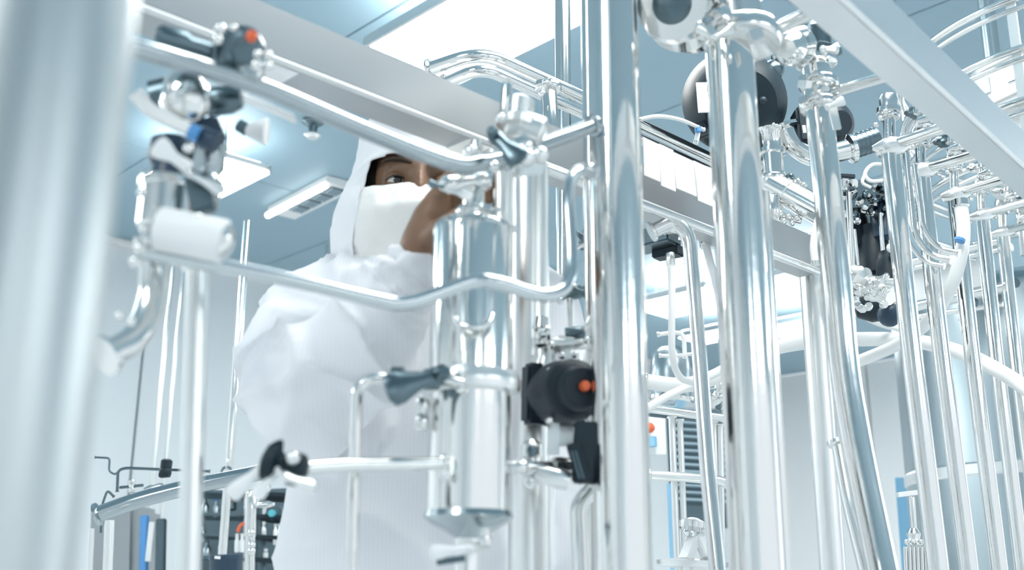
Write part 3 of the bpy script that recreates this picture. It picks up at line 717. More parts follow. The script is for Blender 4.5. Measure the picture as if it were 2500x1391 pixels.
seg(t3, 'tail', SATIN, (1310, 1150, 1.2), (1390, 1175, 1.2), [(14, 0), (22, .3), (26, .7), (22, 1)])
clamp(t3, (1275, 1138, 1.205), Vector((1, .15, 0)), 13*mpp((1275, 1138, 1.205)))
ball(t3, 'wing_knob', STEEL, (1296, 1182, 1.19), 26); ball(t3, 'wing_knob', DARKM, (1300, 1100, 1.18), 30)
# fittings above the actuator
t = thing('pipe_fitting', 'chrome clamp cross with small knobs on top of the round actuator', 'fitting', (1385, 850, 1.3))
seg(t, 'cross_stem', SATIN, (1385, 905, 1.3), (1385, 825, 1.3), [(26, 0), (26, .2), (40, .22), (40, .45), (24, .5), (24, .75), (34, .8), (34, 1)])
seg(t, 'cross_arm', SATIN, (1345, 840, 1.29), (1432, 838, 1.29), [(12, 0), (15, .1), (15, .9), (12, 1)])
for x_, y_ in ((1372, 868), (1404, 866), (1432, 830), (1346, 842)): ball(t, 'knob', STEEL, (x_, y_, 1.27), 18)
cyl(t, 'square_head', DARKM, (1380, 815, 1.29), (1428, 812, 1.29), 34)
lever(t, (1425, 800, 1.27), (1448, 775, 1.27), 26, SATIN)
t = thing('needle_valve', 'tiny chrome needle valve standing on the broad pale pipe', 'valve', (1320, 812, 1.27))
seg(t, 'valve_body', STEEL, (1320, 850, 1.28), (1322, 775, 1.28), [(10, 0), (20, .1), (22, .3), (14, .4), (14, .6), (22, .65), (18, 1)])
seg(t, 'hand_knob', STEEL, (1306, 815, 1.26), (1342, 812, 1.26), [(14, 0), (18, .2), (12, .4), (12, .7), (20, .8), (18, 1)])
seg(t, 'collar', SATIN, (1335, 905, 1.3), (1336, 840, 1.3), [(30, 0), (32, .2), (24, .5), (26, 1)])
t = thing('pipe_fitting', 'small spindle with a dark cross head beside the hook of the bent tube', 'fitting', (1392, 740, 1.35))
cyl(t, 'spindle', SATIN, (1394, 800, 1.36), (1392, 728, 1.36), 16); seg(t, 'cross_head', DARKM, (1362, 722, 1.36), (1440, 706, 1.36), [(8, 0), (14, .1), (10, .3), (18, .5), (18, .7), (10, .8), (16, .9), (8, 1)])
for x_, y_ in ((1368, 735), (1436, 712), (1400, 700)): ball(t, 'nut', STEEL, (x_, y_, 1.34), 18)
lever(t, (1400, 705, 1.34), (1436, 720, 1.34), 22, DARKM)
t = thing('needle_valve', 'dark little toggle valve in the gap between hook tube and thickest pipe', 'valve', (1425, 580, 1.5))
lever(t, (1395, 560, 1.5), (1440, 590, 1.5), 26, DARKM); lever(t, (1432, 545, 1.5), (1420, 610, 1.5), 22, DARKM)
cyl(t, 'outlet', STEEL, (1388, 612, 1.5), (1446, 590, 1.5), 14); ball(t, 'nut', STEEL, (1440, 612, 1.49), 16)
hsteel('elbow_pipe', 'dark elbow beside the foot of the thickest pipe', [(1452, 1188, 1.3), (1412, 1230, 1.3), (1420, 1391, 1.3), (1426, 1700, 1.3)], 44, .06, m=STEEL)

# ------------------------------------------------------------------ arms with valves in front of the chest
t = hsteel('process_pipe', 'blurred level tube running from the butterfly valve to the filter housing', [(735, 1142, 1.0), (840, 1134, 1.02), (1082, 1131, 1.075)], 34, m=MIRROR)
t = thing('butterfly_valve', 'blurred butterfly valve with splayed pale handles at the end of the level tube', 'valve', (690, 1150, 1.0))
seg(t, 'valve_body', SLATE, (640, 1124, .985), (748, 1152, .985), [(22, 0), (44, .08), (46, .3), (30, .38), (30, .6), (42, .66), (40, .9), (24, 1)])
lever(t, (652, 1128, .98), (560, 1212, .97), 44, WHITEP); lever(t, (678, 1150, .98), (622, 1214, .97), 40, WHITEP)
lever(t, (690, 1160, .97), (772, 1192, .96), 42, SATIN); lever(t, (690, 1125, .98), (668, 1080, .98), 46, SLATE)
ball(t, 'knob', SATIN, (715, 1118, .97), 36)
hsteel('elbow_pipe', 'thin tube rising before the chest and bending over to a dark lever', [(852, 1760, 1.08), (858, 1391, 1.08), (872, 950, 1.08), (905, 922, 1.08), (985, 926, 1.09)], 32, .03, m=MIRROR)
t = thing('lever_valve', 'valve with a broad dark lever at the waist ring of the filter housing', 'valve', (1010, 930, 1.07))
seg(t, 'valve_body', DARKM, (950, 922, 1.07), (1110, 928, 1.06), [(17, 0), (28, .05), (28, .2), (18, .25), (18, .5), (26, .55), (26, .75), (14, .8), (14, 1)])
lever(t, (1075, 915, 1.05), (945, 955, 1.03), 84, DARKM)
cyl(t, 'outlet', STEEL, (1080, 922, 1.05), (1132, 936, 1.05), 22)
t = thing('sample_port', 'little chrome sampling port beside the lower shell of the filter housing', 'fitting', (1032, 1010, 1.1))
seg(t, 'port_body', STEEL, (1030, 1050, 1.1), (1032, 970, 1.1), [(12, 0), (17, .1), (17, .4), (12, .5), (14, .55), (20, .75), (14, 1)])
t = thing('lever_valve', 'white handled tap under the filter housing with a dark underside', 'valve', (1100, 1345, 1.05))
lever(t, (1146, 1338, 1.05), (1052, 1350, 1.03), 36, WHITEP); bar(t, 'spout', DARKM, (1066, 1372, 1.05), (1136, 1362, 1.05), 16, 16)
cyl(t, 'inlet', SATIN, (1140, 1340, 1.06), (1188, 1332, 1.1), 26); seg(t, 'gland', STEEL, (1186, 1330, 1.08), (1184, 1290, 1.08), [(16, 0), (16, .4), (11, .5), (11, 1)])

# ------------------------------------------------------------------ blurred valve stack by the column
t = thing('diaphragm_valve', 'blurred dome valve with an orange button on the sagging tube', 'valve', (580, 120, .88))
seg(t, 'bonnet', DARKM, (566, 158, .9), (612, 84, .86), [(60, 0), (72, .08), (72, .28), (58, .36), (56, .6), (44, .8), (22, 1)], 32)
seg(t, 'position_button', ORANGE, (612, 92, .85), (618, 82, .842), [(13, 0), (14, .6), (9, 1)])['label'] = 'orange position button'
for x_, y_, d_ in ((538, 70, 30), (530, 96, 30), (570, 68, 20), (628, 132, 22), (626, 160, 30), (654, 134, 22), (655, 160, 20)): ball(t, 'flange_bolt', MIRROR, (x_, y_, .84), d_)
seg(t, 'side_cylinder', DARKM, (378, 92, .86), (520, 132, .88), [(26, 0), (36, .08), (38, .5), (28, .6), (28, .9), (20, 1)])
bar(t, 'lower_clamp', STEEL, (540, 150, .88), (640, 185, .88), 36, 30)
t = thing('pressure_dome', 'blurred chrome egg-shaped dome hanging below the sagging tube', 'valve', (450, 240, .9))
seg(t, 'dome', MIRROR, (442, 300, .9), (468, 170, .9), [(18, 0), (44, .1), (58, .28), (60, .5), (52, .72), (34, .9), (16, 1)], 32)
seg(t, 'rear_body', DARKM, (372, 250, .95), (430, 235, .95), [(30, 0), (52, .1), (52, .8), (30, 1)])
seg(t, 'side_cap', DARKM, (500, 250, .95), (590, 240, .95), [(30, 0), (36, .1), (36, .7), (24, 1)])
bar(t, 'mounting_block', NAVY, (500, 300, .93), (520, 350, .93), 70, 60)
t = thing('hose', 'blurred pale hose with a blue end ring, slanting below the chrome dome', 'hose', (400, 280, .88))
tb(t, 'hose_tube', HOSE, [(330, 226, .87), (372, 272, .88), (468, 322, .89)], 36, smooth=True)
cyl(t, 'end_ring', BLUE, (462, 319, .89), (486, 330, .892), 42)['label'] = 'blue end ring'
cyl(t, 'plug', NAVY, (486, 330, .9), (530, 350, .9), 54)
t = thing('conical_funnel', 'blurred white cone and pale shade beside the dome valve', 'funnel', (620, 290, 1.0))
seg(t, 'cone', WHITEP, (598, 318, 1.0), (652, 322, 1.0), [(8, 0), (16, .1), (34, .9), (34, 1)])
bar(t, 'shade_plate', SATIN, (590, 235, 1.02), (720, 290, 1.02), 46, 8)
cyl(t, 'socket', DARKM, (582, 305, 1.0), (604, 318, 1.0), 34)
t = thing('canister', 'blurred chrome canister with a bright lid and hinged clasp', 'canister', (410, 480, .88))
seg(t, 'shell', STEEL, (398, 560, .9), (412, 432, .9), [(56, 0), (64, .05), (64, .75), (70, .78), (70, .9), (56, .97), (20, 1)], 32)
lever(t, (455, 405, .86), (378, 352, .85), 58, WHITEP)
lever(t, (455, 420, .86), (548, 468, .86), 30, SATIN); lever(t, (470, 442, .87), (545, 452, .87), 26, DARKM)
bar(t, 'hinge_block', DARKM, (480, 430, .88), (500, 520, .88), 56, 40)
for x_, y_, d_ in ((346, 470, 24), (460, 362, 26), (350, 560, 22), (480, 530, 26)): ball(t, 'nut', MIRROR, (x_, y_, .86), d_)
seg(t, 'back_body', NAVY, (420, 336, .98), (412, 440, .98), [(30, 0), (50, .1), (54, .5), (40, .7), (46, .95), (20, 1)])
seg(t, 'side_body', MIDST, (515, 338, .97), (492, 520, .97), [(24, 0), (40, .08), (42, .4), (30, .5), (38, .6), (36, .95), (20, 1)])
t = thing('wrapped_motor', 'blurred white cylinder lying on the tube that crosses to the chest', 'motor', (470, 570, .86))
seg(t, 'white_shell', WHITEP, (386, 556, .87), (552, 590, .87), [(40, 0), (54, .03), (54, .97), (44, 1)], 32, sharp=30)
seg(t, 'end_cap', STEEL, (552, 590, .87), (570, 594, .87), [(46, 0), (34, .5), (12, 1)])
for x_, y_ in ((342, 606), (330, 638)): ball(t, 'nut', MIRROR, (x_, y_, .86), 30)
t = hsteel('elbow_pipe', 'blurred thick elbow with an open flanged end pointing down, beside the column', [(376, 590, .92), (374, 740, .92), (332, 832, .90), (258, 868, .88)], 66, .06, m=STEEL)
for x_, y_ in ((292, 770), (320, 786)): ball(t, 'flange_bolt', MIRROR, (x_, y_, .87), 24)
# ------------------------------------------------------------------ valves at the head of the second thick pipe
t = thing('sanitary_valve', 'large valve with a round glossy end housing on top of the second thick pipe', 'valve', (1790, 60, 1.3))
seg(t, 'end_housing', MIRROR, (1700, 50, 1.36), (1640, 10, 1.22), [(40, 0), (86, .2), (92, .55), (70, .6), (66, .85), (84, .9), (78, 1)], 36)
seg(t, 'bore', DARKM, (1641, 11, 1.222), (1634, 6, 1.21), [(50, 0), (46, .6), (20, 1)], 28)
seg(t, 'neck', STEEL, (1812, 108, 1.25), (1790, -60, 1.24), [(62, 0), (66, .1), (66, .3), (56, .34), (56, .6), (70, .64), (70, 1)], 36)
lever(t, (1740, 88, 1.2), (1700, 62, 1.19), 34, SATIN); lever(t, (1742, 92, 1.19), (1790, 66, 1.18), 26, SATIN)
clamp(t, at(1812, 92, 1.25), UP, 60*mpp((1812, 92, 1.25)), side=Vector((-.9, -.4, 0)))
bar(t, 'clamp_tab', SATIN, (1726, 70, 1.2), (1748, 96, 1.2), 30, 20); bar(t, 'clamp_tab', SATIN, (1836, 74, 1.19), (1850, 100, 1.19), 34, 24)
hsteel('cross_pipe', 'grey cross pipe from the thick pipe valve up to the front box beam', [(1846, 92, 1.3), (1905, 66, 1.28), (2000, 22, 1.24)], 34)
t = thing('butterfly_valve', 'valve handle curled like a hook beside the thick pipe', 'valve', (1880, 120, 1.35))
tb(t, 'curved_handle', SATIN, [(1830, 132, 1.33), (1848, 110, 1.33), (1900, 92, 1.36), (1960, 78, 1.4)], 34, smooth=True)
bar(t, 'hub', STEEL, (1890, 84, 1.38), (1930, 72, 1.38), 34, 26)
t = thing('diaphragm_valve', 'chrome valve with a dark cap right under the front box beam, on the bent pipe', 'valve', (1965, 120, 1.47))
seg(t, 'bonnet', MIRROR, (1962, 110, 1.48), (1918, 118, 1.36), [(24, 0), (44, .2), (46, .5), (36, .6), (40, .7), (40, .85), (22, 1)], 28)
for x_, y_ in ((1922, 92), (1948, 98), (1950, 134), (1934, 148)): ball(t, 'bolt', STEEL, (x_, y_, 1.37), 20)
seg(t, 'body', DARKM, (1992, 156, 1.5), (1985, 60, 1.5), [(38, 0), (52, .08), (52, .3), (40, .4), (44, .8), (30, 1)], 28)
lever(t, (2010, 122, 1.44), (2048, 118, 1.43), 32, SATIN); ball(t, 'dark_cap', BLACK, (1946, 56, 1.45), 34)
cyl(t, 'outlet', DARKM, (2000, 140, 1.5), (2050, 122, 1.5), 26)
t = thing('clamp_joint', 'double clamp joint with projecting lugs part way down the bent pipe', 'clamp', (2000, 230, 1.5))
for y_ in (206, 258): clamp(t, (1999, y_, 1.5), UP, 34*mpp((1999, y_, 1.5))*.86, side=Vector((-.8, -.6, 0)))
bar(t, 'lug', SATIN, (1955, 205, 1.46), (1975, 206, 1.44), 20, 18); lever(t, (2000, 225, 1.43), (2022, 210, 1.42), 20, SATIN)
lever(t, (2020, 262, 1.44), (2062, 244, 1.43), 26, WHITEP); bar(t, 'hook_plate', SATIN, (2030, 250, 1.45), (2044, 316, 1.45), 20, 8)
hsteel('cross_pipe', 'bright short cross pipe from the bent pipe up behind the front box beam', [(2026, 228, 1.5), (2150, 190, 1.45), (2230, 168, 1.42)], 27)

# ------------------------------------------------------------------ big dark actuators behind
t = thing('disc_actuator', 'large dark disc-shaped actuator with a pale label, behind the thick pipe', 'actuator', (1800, 250, 2.0))
seg(t, 'disc_body', SLATE, (1778, 240, 2.12), (1808, 258, 1.92), [(70, 0), (108, .1), (116, .25), (118, .5), (112, .75), (96, .92), (80, 1)], 48)
seg(t, 'rim_band', BLACK, (1788, 246, 2.05), (1792, 248, 2.02), [(117, 0), (122, .2), (122, .8), (117, 1)], 48)
bar(t, 'label_plate', PAPER, (1722, 202, 1.915), (1728, 274, 1.915), 46, 6, bev=.02)
ball(t, 'lid_knob', DARKM, (1888, 172, 1.95), 54); cyl(t, 'knob_stem', DARKM, (1872, 190, 1.97), (1858, 204, 1.99), 30); cyl(t, 'top_pin', DARKM, (1888, 148, 1.95), (1886, 120, 1.95), 10)
seg(t, 'neck_tube', MIRROR, (1888, 440, 1.95), (1880, 320, 1.95), [(28, 0), (34, .05), (28, .1), (28, .5), (36, .52), (36, .6), (30, .62), (30, .9), (40, 1)], 28)
for i in range(3): ball(t, 'bolt', STEEL, (1888+i*8, 304+i*3, 1.9), 11)
ball(t, 'gland', BLACK, (1862, 246, 1.9), 22)
bar(t, 'mount_foot', BLACK, (1706, 300, 1.95), (1722, 335, 1.95), 26, 16)
hsteel('elbow_pipe', 'steel elbow from under the disc actuator to the ribbed coupling', [(1918, 310, 1.95), (1935, 352, 1.95), (1985, 386, 1.95), (2080, 362, 1.95)], 50, .08, m=MIRROR)
t = thing('ribbed_coupling', 'grey ribbed coupling sleeve on the elbow behind the bent pipe', 'coupling', (2105, 350, 1.95))
seg(t, 'sleeve', DARKM, (2072, 362, 1.95), (2142, 338, 1.95), [(26, 0), (30, .03), (30, .97), (26, 1)], 24)
for i in range(6): seg(t, 'rib', DARKM, (2078+i*11, 360-i*3.8, 1.95), (2084+i*11, 358-i*3.8, 1.95), [(29.5, 0), (30.8, .3), (30.8, .7), (29.5, 1)], 24)
t = thing('block_actuator', 'black block-shaped actuator behind the bent pipe', 'actuator', (2015, 310, 2.05))
bar(t, 'switch_box', BLACK, (1962, 270, 1.95), (1974, 356, 1.95), 56, 60)
seg(t, 'motor_drum', BLACK, (2000, 310, 2.08), (2052, 300, 2.0), [(46, 0), (54, .1), (54, .7), (44, .85), (30, 1)], 28)
bar(t, 'foot_block', BLACK, (2040, 330, 2.04), (2046, 354, 2.04), 46, 40); bar(t, 'nameplate', PAPER, (1962, 306, 1.90), (1965, 324, 1.90), 8, 3)
hoseline('hose', 'thin white hose arching from the thickest pipe to the disc actuator', [(1560, 292, 1.6), (1606, 284, 1.62), (1660, 292, 1.7), (1704, 310, 1.85), (1718, 316, 1.9)], 10)
hoseline('hose', 'very short white hose with a blue collar below the disc actuator', [(1704, 312, 1.85), (1703, 330, 1.85), (1700, 346, 1.85)], 12)
o = cyl(None, 'collar_ring', BLUE, (1704, 312, 1.84), (1704, 322, 1.84), 16); tag(o, 'small blue collar ring on the short hose below the disc actuator', 'ring')

# lying cylinder with fittings
t = thing('pneumatic_cylinder', 'steel cylinder lying aslant with small fittings above and below', 'cylinder', (1930, 480, 1.95))
seg(t, 'barrel', MIRROR, (1880, 448, 1.95), (2010, 520, 1.9), [(26, 0), (34, .03), (34, .30), (36, .31), (36, .36), (33, .37), (33, 1)], 28)
seg(t, 'top_ferrule', STEEL, (1888, 452, 1.95), (1888, 424, 1.95), [(34, 0), (38, .3), (38, .6), (30, .8), (30, 1)])
for i, (x_, y_) in enumerate(((1926, 434), (1944, 446), (1958, 456))): seg(t, 'port_fitting', DARKM if i == 0 else STEEL, (x_, y_+14, 1.93), (x_+4, y_-8, 1.93), [(8, 0), (12, .2), (12, .5), (8, .6), (11, .8), (8, 1)], 10)
seg(t, 'lower_elbow', STEEL, (1884, 480, 1.93), (1886, 540, 1.93), [(18, 0), (22, .3), (24, .7), (18, 1)])
for x_, y_ in ((1906, 520), (1926, 528), (1946, 532), (1914, 540), (1934, 544)): ball(t, 'lower_nut', STEEL, (x_, y_, 1.92), 16)
cyl(t, 'lower_rod', STEEL, (1890, 520, 1.93), (1956, 540, 1.93), 16)
hoseline('hose', 'white hose hanging beside the bent pipe below the lying cylinder', [(2002, 520, 1.8), (1992, 560, 1.8), (1986, 600, 1.8), (1990, 640, 1.8)], 18)
lever(thing('toggle', 'small white toggle knob near the hanging hose, on the end of the long beam', 'knob', (1984, 568, 1.85)), (1984, 558, 1.85), (1972, 570, 1.85), 12, WHITEP)

# ------------------------------------------------------------------ manifold rows: five upright pipes with tee arms
rows = [(2172, 352, 1.72, 47, 2310, 309), (2248, 412, 1.95, 40, 2385, 376), (2330, 470, 2.2, 37, 2452, 436), (2396, 520, 2.45, 33, 2515, 490), (2446, 562, 2.7, 30, 2530, 545)]
desc = ['nearest the ribbed coupling', 'second from the ribbed coupling', 'third from the ribbed coupling', 'fourth from the ribbed coupling', 'farthest from the ribbed coupling']
lean = [(2225, 2258, 2290), (2315, 2340, 2366), (2412, 2444, 2476), (2430, 2456, 2492), (2494, 2520, 2550)]
for i, (x_, y_, Y_, w_, hx, hy) in enumerate(rows):
    t = thing('manifold_pipe', 'upright manifold pipe with tee arm, ' + desc[i], 'pipe', (x_, y_, Y_), 'manifold pipes in a row')
    p = at(x_, y_, Y_); r = w_*.5*mpp(p)
    k_ = 0 if i == 2 else 1
    yb = 1391
    xb = [2290, 2366, 2440, 2496, 2545][i]
    tb(t, 'upright', MIRROR, [(x_, y_, Y_), (x_+(xb-x_)*.42, y_+(yb-y_)*.45, Y_), (xb, yb, Y_), (xb+46, yb+420, Y_)], w_, smooth=True, n=24)
    tb(t, 'tee_arm', MIRROR, [(x_+4, y_+2, Y_), (hx, hy, Y_-.12)], w_*.62)
    seg(t, 'tee_saddle', SATIN, (x_-w_*.9, y_+10, Y_), (x_+w_*1.1, y_-2, Y_-.02), [(6, 0), (w_*.42, .3), (w_*.5, .5), (w_*.42, .8), (6, 1)], 16)
    tb(t, 'stub', STEEL, [(x_, y_, Y_), (x_-2, y_-w_*2.1, Y_)], w_*.62)
    seg(t, 'cap', STEEL, (x_-2, y_-w_*1.5, Y_), (x_-3, y_-w_*2.6, Y_), [(w_*.34, 0), (w_*.62, .08), (w_*.62, .3), (w_*.46, .36), (w_*.5, .7), (w_*.4, .92), (w_*.2, 1)], 20)
    clamp(t, (x_, y_-w_*1.45, Y_), UP, r*.66, side=Vector((-.9, -.3, 0))); clamp(t, (x_, y_+w_*.3, Y_), UP, r*.9, side=Vector((.8, -.6, 0)))
    seg(t, 'handwheel', DARKM if i < 2 else STEEL, (x_+w_*.8, y_-w_*1.6, Y_-.02), (x_+w_*1.6, y_-w_*1.7, Y_-.05), [(4, 0), (w_*.2, .2), (w_*.2, .5), (w_*.4, .6), (w_*.4, .9), (6, 1)], 16)
    for q in range(3): ball(t, 'nut', STEEL, (x_-w_*.7+q*w_*.25, y_-w_*(1.0+.35*q), Y_-.02), w_*.28)
    # small clamp valve on the arm
    mx, my, mY = x_+(hx-x_)*.55, y_+(hy-y_)*.55, Y_-.066
    v = thing('needle_valve', 'chrome valve on the tee arm of the manifold pipe ' + desc[i].split(',')[0], 'valve', (mx, my, mY), 'valves on the tee arms')
    seg(v, 'valve_body', STEEL, (mx, my-w_*.3, mY), (mx-1, my-w_*1.5, mY), [(w_*.2, 0), (w_*.3, .1), (w_*.3, .3), (w_*.18, .4), (w_*.18, .6), (w_*.34, .65), (w_*.34, .85), (w_*.15, 1)], 16)
    seg(v, 'side_port', STEEL, (mx-w_*.2, my-w_*.7, mY-.01), (mx+w_*.9, my-w_*.95, mY-.03), [(w_*.12, 0), (w_*.2, .3), (w_*.26, .6), (w_*.26, .8), (w_*.1, 1)], 14)
    bar(v, 'gauge_block', DARKM if i % 2 else SATIN, (mx+w_*.9, my-w_*1.3, mY), (mx+w_*1.0, my-w_*.6, mY), w_*.7, w_*.5)
# thin risers between the uprights, bent back at the bottom
for i, (x_, y_) in enumerate(((2196, 380), (2212, 372), (2232, 400))):
    hsteel('riser_tube', ['thin riser tube ending in a curl, closest to the first manifold pipe', 'thin riser tube ending in a curl, middle of three between manifold pipes', 'thin riser tube ending in a curl, closest to the second manifold pipe'][i],
           [(x_, y_, 1.94-i*.05), (x_+18+i*2, 590-i*14, 1.94-i*.05), (x_+60, 640-i*16, 1.94-i*.05), (x_+110, 650-i*16, 1.92-i*.05)], [11, 16, 14][i], .06, 'riser tubes', MIRROR)
# horizontal lines behind the uprights
def line(lbl, a, b, w_, m=MIRROR): hsteel('process_pipe', lbl, [a, b], w_, m=m)
line('slim level pipe crossing behind the third manifold pipe, above the white panel', (2225, 640, 2.9), (2460, 585, 2.7), 20)
line('second slim level pipe just under the one behind the third manifold pipe', (2222, 656, 2.95), (2470, 604, 2.75), 13)
line('thick level pipe under the white panel behind the manifold pipes', (2215, 752, 2.9), (2460, 700, 2.7), 26)
line('thin level pipe just below the thick one under the white panel', (2220, 776, 2.95), (2452, 742, 2.75), 13)
line('dark level pipe right above the thick one, past the white panel', (2350, 716, 3.0), (2480, 690, 2.8), 16, DARKM)
line('short level pipe at the far edge of the manifold', (2380, 596, 3.1), (2530, 560, 3.0), 14)
t = thing('white_panel', 'blank white panel box between the level pipes', 'panel', (2310, 690, 3.1))
bar(t, 'box_face', LAMPW, (2205, 702, 3.15), (2420, 664, 3.1), 40, 92, bev=.08); bar(t, 'box_lip', SATIN, (2205, 660, 3.12), (2420, 620, 3.08), 40, 10)
t = thing('sampling_valve', 'little chrome valve with a forked tail hanging on the level pipes', 'valve', (2352, 740, 2.6))
seg(t, 'body', STEEL, (2340, 712, 2.6), (2366, 730, 2.6), [(8, 0), (14, .2), (14, .7), (8, 1)]); seg(t, 'tail', SATIN, (2354, 720, 2.6), (2350, 770, 2.6), [(10, 0), (13, .3), (12, .7), (7, 1)])
cyl(t, 'fork', SATIN, (2346, 760, 2.6), (2342, 782, 2.6), 8); cyl(t, 'fork', SATIN, (2358, 760, 2.6), (2364, 794, 2.6), 8)
seg(t, 'dark_hub', DARKM, (2362, 742, 2.6), (2386, 736, 2.6), [(8, 0), (12, .3), (12, .8), (8, 1)])

# ------------------------------------------------------------------ crowded valve manifold behind the bent pipe
rg = random.Random(5)
t = thing('valve_block', 'dark crowded valve block with black canisters and chrome nuts behind the bent pipe', 'valve block', (2110, 560, 2.2))
bar(t, 'back_plate', DARKM, (2110, 440, 2.3), (2130, 660, 2.3), 120, 10)
for i, (x_, y_, w_, h_) in enumerate(((2092, 560, 62, 100), (2135, 612, 70, 130), (2160, 540, 64, 96), (2074, 625, 46, 84), (2172, 655, 62, 84))):
    seg(t, 'canister', BLACK if i != 2 else NAVY, (x_, y_+h_/2, 2.2-.02*i), (x_-4, y_-h_/2, 2.2-.02*i), [(w_*.36, 0), (w_*.5, .06), (w_*.5, .7), (w_*.42, .8), (w_*.42, .95), (w_*.25, 1)], 24)
for i in range(34):
    x_, y_ = 2060+rg.random()*125, 455+rg.random()*85
    seg(t, 'fitting', rg.choice([STEEL, MIRROR, DARKM, DARKM, SLATE]), (x_, y_, 2.14+rg.random()*.08), (x_+rg.uniform(-16, 16), y_+rg.uniform(-20, 10), 2.12), [(5, 0), (9, .2), (9, .45), (5, .5), (8, .7), (8, .9), (4, 1)], 10)
for i, (x_, y0, y1, w_) in enumerate(((2068, 470, 700, 15), (2145, 520, 700, 10), (2082, 560, 680, 9))): cyl(t, 'tie_rod', SATIN, (x_+4, y0, 2.12), (x_+16, y1, 2.12), w_)
bar(t, 'pale_cap', SATIN, (2052, 448, 2.14), (2092, 452, 2.14), 24, 22); bar(t, 'dark_lid', BLACK, (2050, 430, 2.15), (2086, 432, 2.15), 16, 9)
for i, (x_, y_) in enumerate(((2182, 590), (2176, 605), (2078, 688), (2100, 700))): ball(t, 'white_knob', WHITEP, (x_, y_, 2.08), 24)
t = thing('wire_loop', 'thin white cable loop above the crowded valve block', 'cable', (2138, 415, 2.1))
tb(t, 'loop_cable', HOSE, [(2168, 402, 2.1), (2130, 402, 2.1), (2112, 424, 2.1), (2128, 442, 2.1), (2172, 438, 2.1)], 9, smooth=True); tb(t, 'loose_end', HOSE, [(2112, 424, 2.1), (2106, 446, 2.1), (2126, 458, 2.1)], 8, smooth=True)
t = thing('valve_block', 'pale chrome valve casting with a round open end under the black canisters', 'valve block', (2120, 700, 2.0))
seg(t, 'casting', SATIN, (2056, 672, 2.05), (2178, 722, 1.98), [(22, 0), (36, .15), (40, .4), (26, .5), (32, .7), (26, .8), (30, .92), (24, 1)], 28)
for i in range(20):
    x_, y_ = 2062+rg.random()*105, 655+rg.random()*100
    seg(t, 'nut', rg.choice([STEEL, MIRROR, SATIN]), (x_, y_, 1.95), (x_+rg.uniform(-14, 14), y_+rg.uniform(-10, 14), 1.93), [(5, 0), (10, .2), (10, .6), (5, .7), (7, 1)], 10)
lever(t, (2060, 660, 1.95), (2108, 655, 1.95), 14, WHITEP); cyl(t, 'side_stub', SATIN, (2160, 686, 1.97), (2200, 688, 1.97), 16)
t = thing('dark_pump', 'dark rounded pump housing under the pale valve casting', 'pump', (2150, 760, 2.1))
seg(t, 'housing', BLACK, (2090, 742, 2.15), (2180, 752, 2.12), [(20, 0), (34, .1), (40, .5), (30, .9), (12, 1)], 24); ball(t, 'rear_ball', NAVY, (2172, 768, 2.05), 60); bar(t, 'bracket', NAVY, (2105, 720, 2.15), (2200, 700, 2.15), 40, 30)

# ------------------------------------------------------------------ hoses
hoseline('hose', 'long white hose sweeping from the elbow group past the pale wall and over the tank', [(1572, 930, 2.2), (1660, 940, 2.2), (1740, 922, 2.2), (1850, 862, 2.25), (1960, 836, 2.3), (2090, 828, 2.35), (2230, 832, 2.35), (2350, 862, 2.3), (2450, 912, 2.2), (2560, 985, 2.1)], 38)
hoseline('hose', 'white hose falling straight from the dark box and curling aside', [(1637, 640, 1.9), (1640, 700, 1.9), (1640, 790, 1.9), (1642, 870, 1.9), (1660, 920, 1.92), (1700, 936, 1.95)], 17)
hoseline('hose', 'white hose slanting down behind the elbowed pipe with a small joint', [(1722, 592, 1.8), (1734, 640, 1.8), (1748, 690, 1.82), (1760, 760, 1.85), (1764, 830, 1.9)], 19)
hoseline('hose', 'white hose branching down to the frame behind the thickest pipe', [(1574, 1002, 2.04), (1620, 972, 2.05), (1690, 938, 2.07), (1770, 900, 2.1)], 20)
hoseline('hose', 'fat white hose with a blue clip dropping from the third manifold pipe', [(2346, 500, 2.0), (2352, 560, 2.0), (2346, 620, 2.0), (2322, 700, 2.02), (2270, 780, 2.08), (2200, 836, 2.2), (2110, 876, 2.3), (2060, 892, 2.4)], 32)
o = cyl(None, 'hose_clip', BLUE, (2344, 583, 1.98), (2342, 589, 1.98), 26); tag(o, 'small blue clip on the fat white hose', 'clip')
hoseline('hose', 'thin white hose under the dark pump, running to the tank', [(2060, 740, 2.2), (2100, 768, 2.25), (2150, 792, 2.3), (2230, 812, 2.45)], 13)
hoseline('hose', 'small white tube bent square near the falling hose', [(1608, 816, 2.1), (1650, 812, 2.1), (1668, 822, 2.1), (1672, 870, 2.1)], 11)
hoseline('hose', 'small level white tube across the falling hose', [(1612, 868, 2.12), (1650, 868, 2.12), (1688, 864, 2.12)], 9)

# ------------------------------------------------------------------ dark box group behind the thickest pipe
t = thing('terminal_box', 'grey terminal box with black sockets below, behind the thickest pipe', 'box', (1600, 590, 1.8))
bar(t, 'box_shell', DARKM, (1540, 598, 1.85), (1648, 574, 1.8), 70, 44); bar(t, 'base_block', BLACK, (1600, 622, 1.85), (1662, 610, 1.82), 40, 26)
bar(t, 'lid_plate', SATIN, (1612, 562, 1.79), (1646, 556, 1.79), 30, 34); cyl(t, 'cable_gland', SATIN, (1636, 618, 1.8), (1638, 648, 1.8), 22)
for x_, y_ in ((1588, 562), (1596, 574), (1610, 568), (1584, 532), (1596, 528)): ball(t, 'nut', STEEL, (x_, y_, 1.75), 15)
hsteel('elbow_pipe', 'small double elbow on top of the terminal box', [(1586, 556, 1.72), (1624, 536, 1.72), (1660, 552, 1.72), (1668, 580, 1.72)], 18, .02, m=MIRROR)
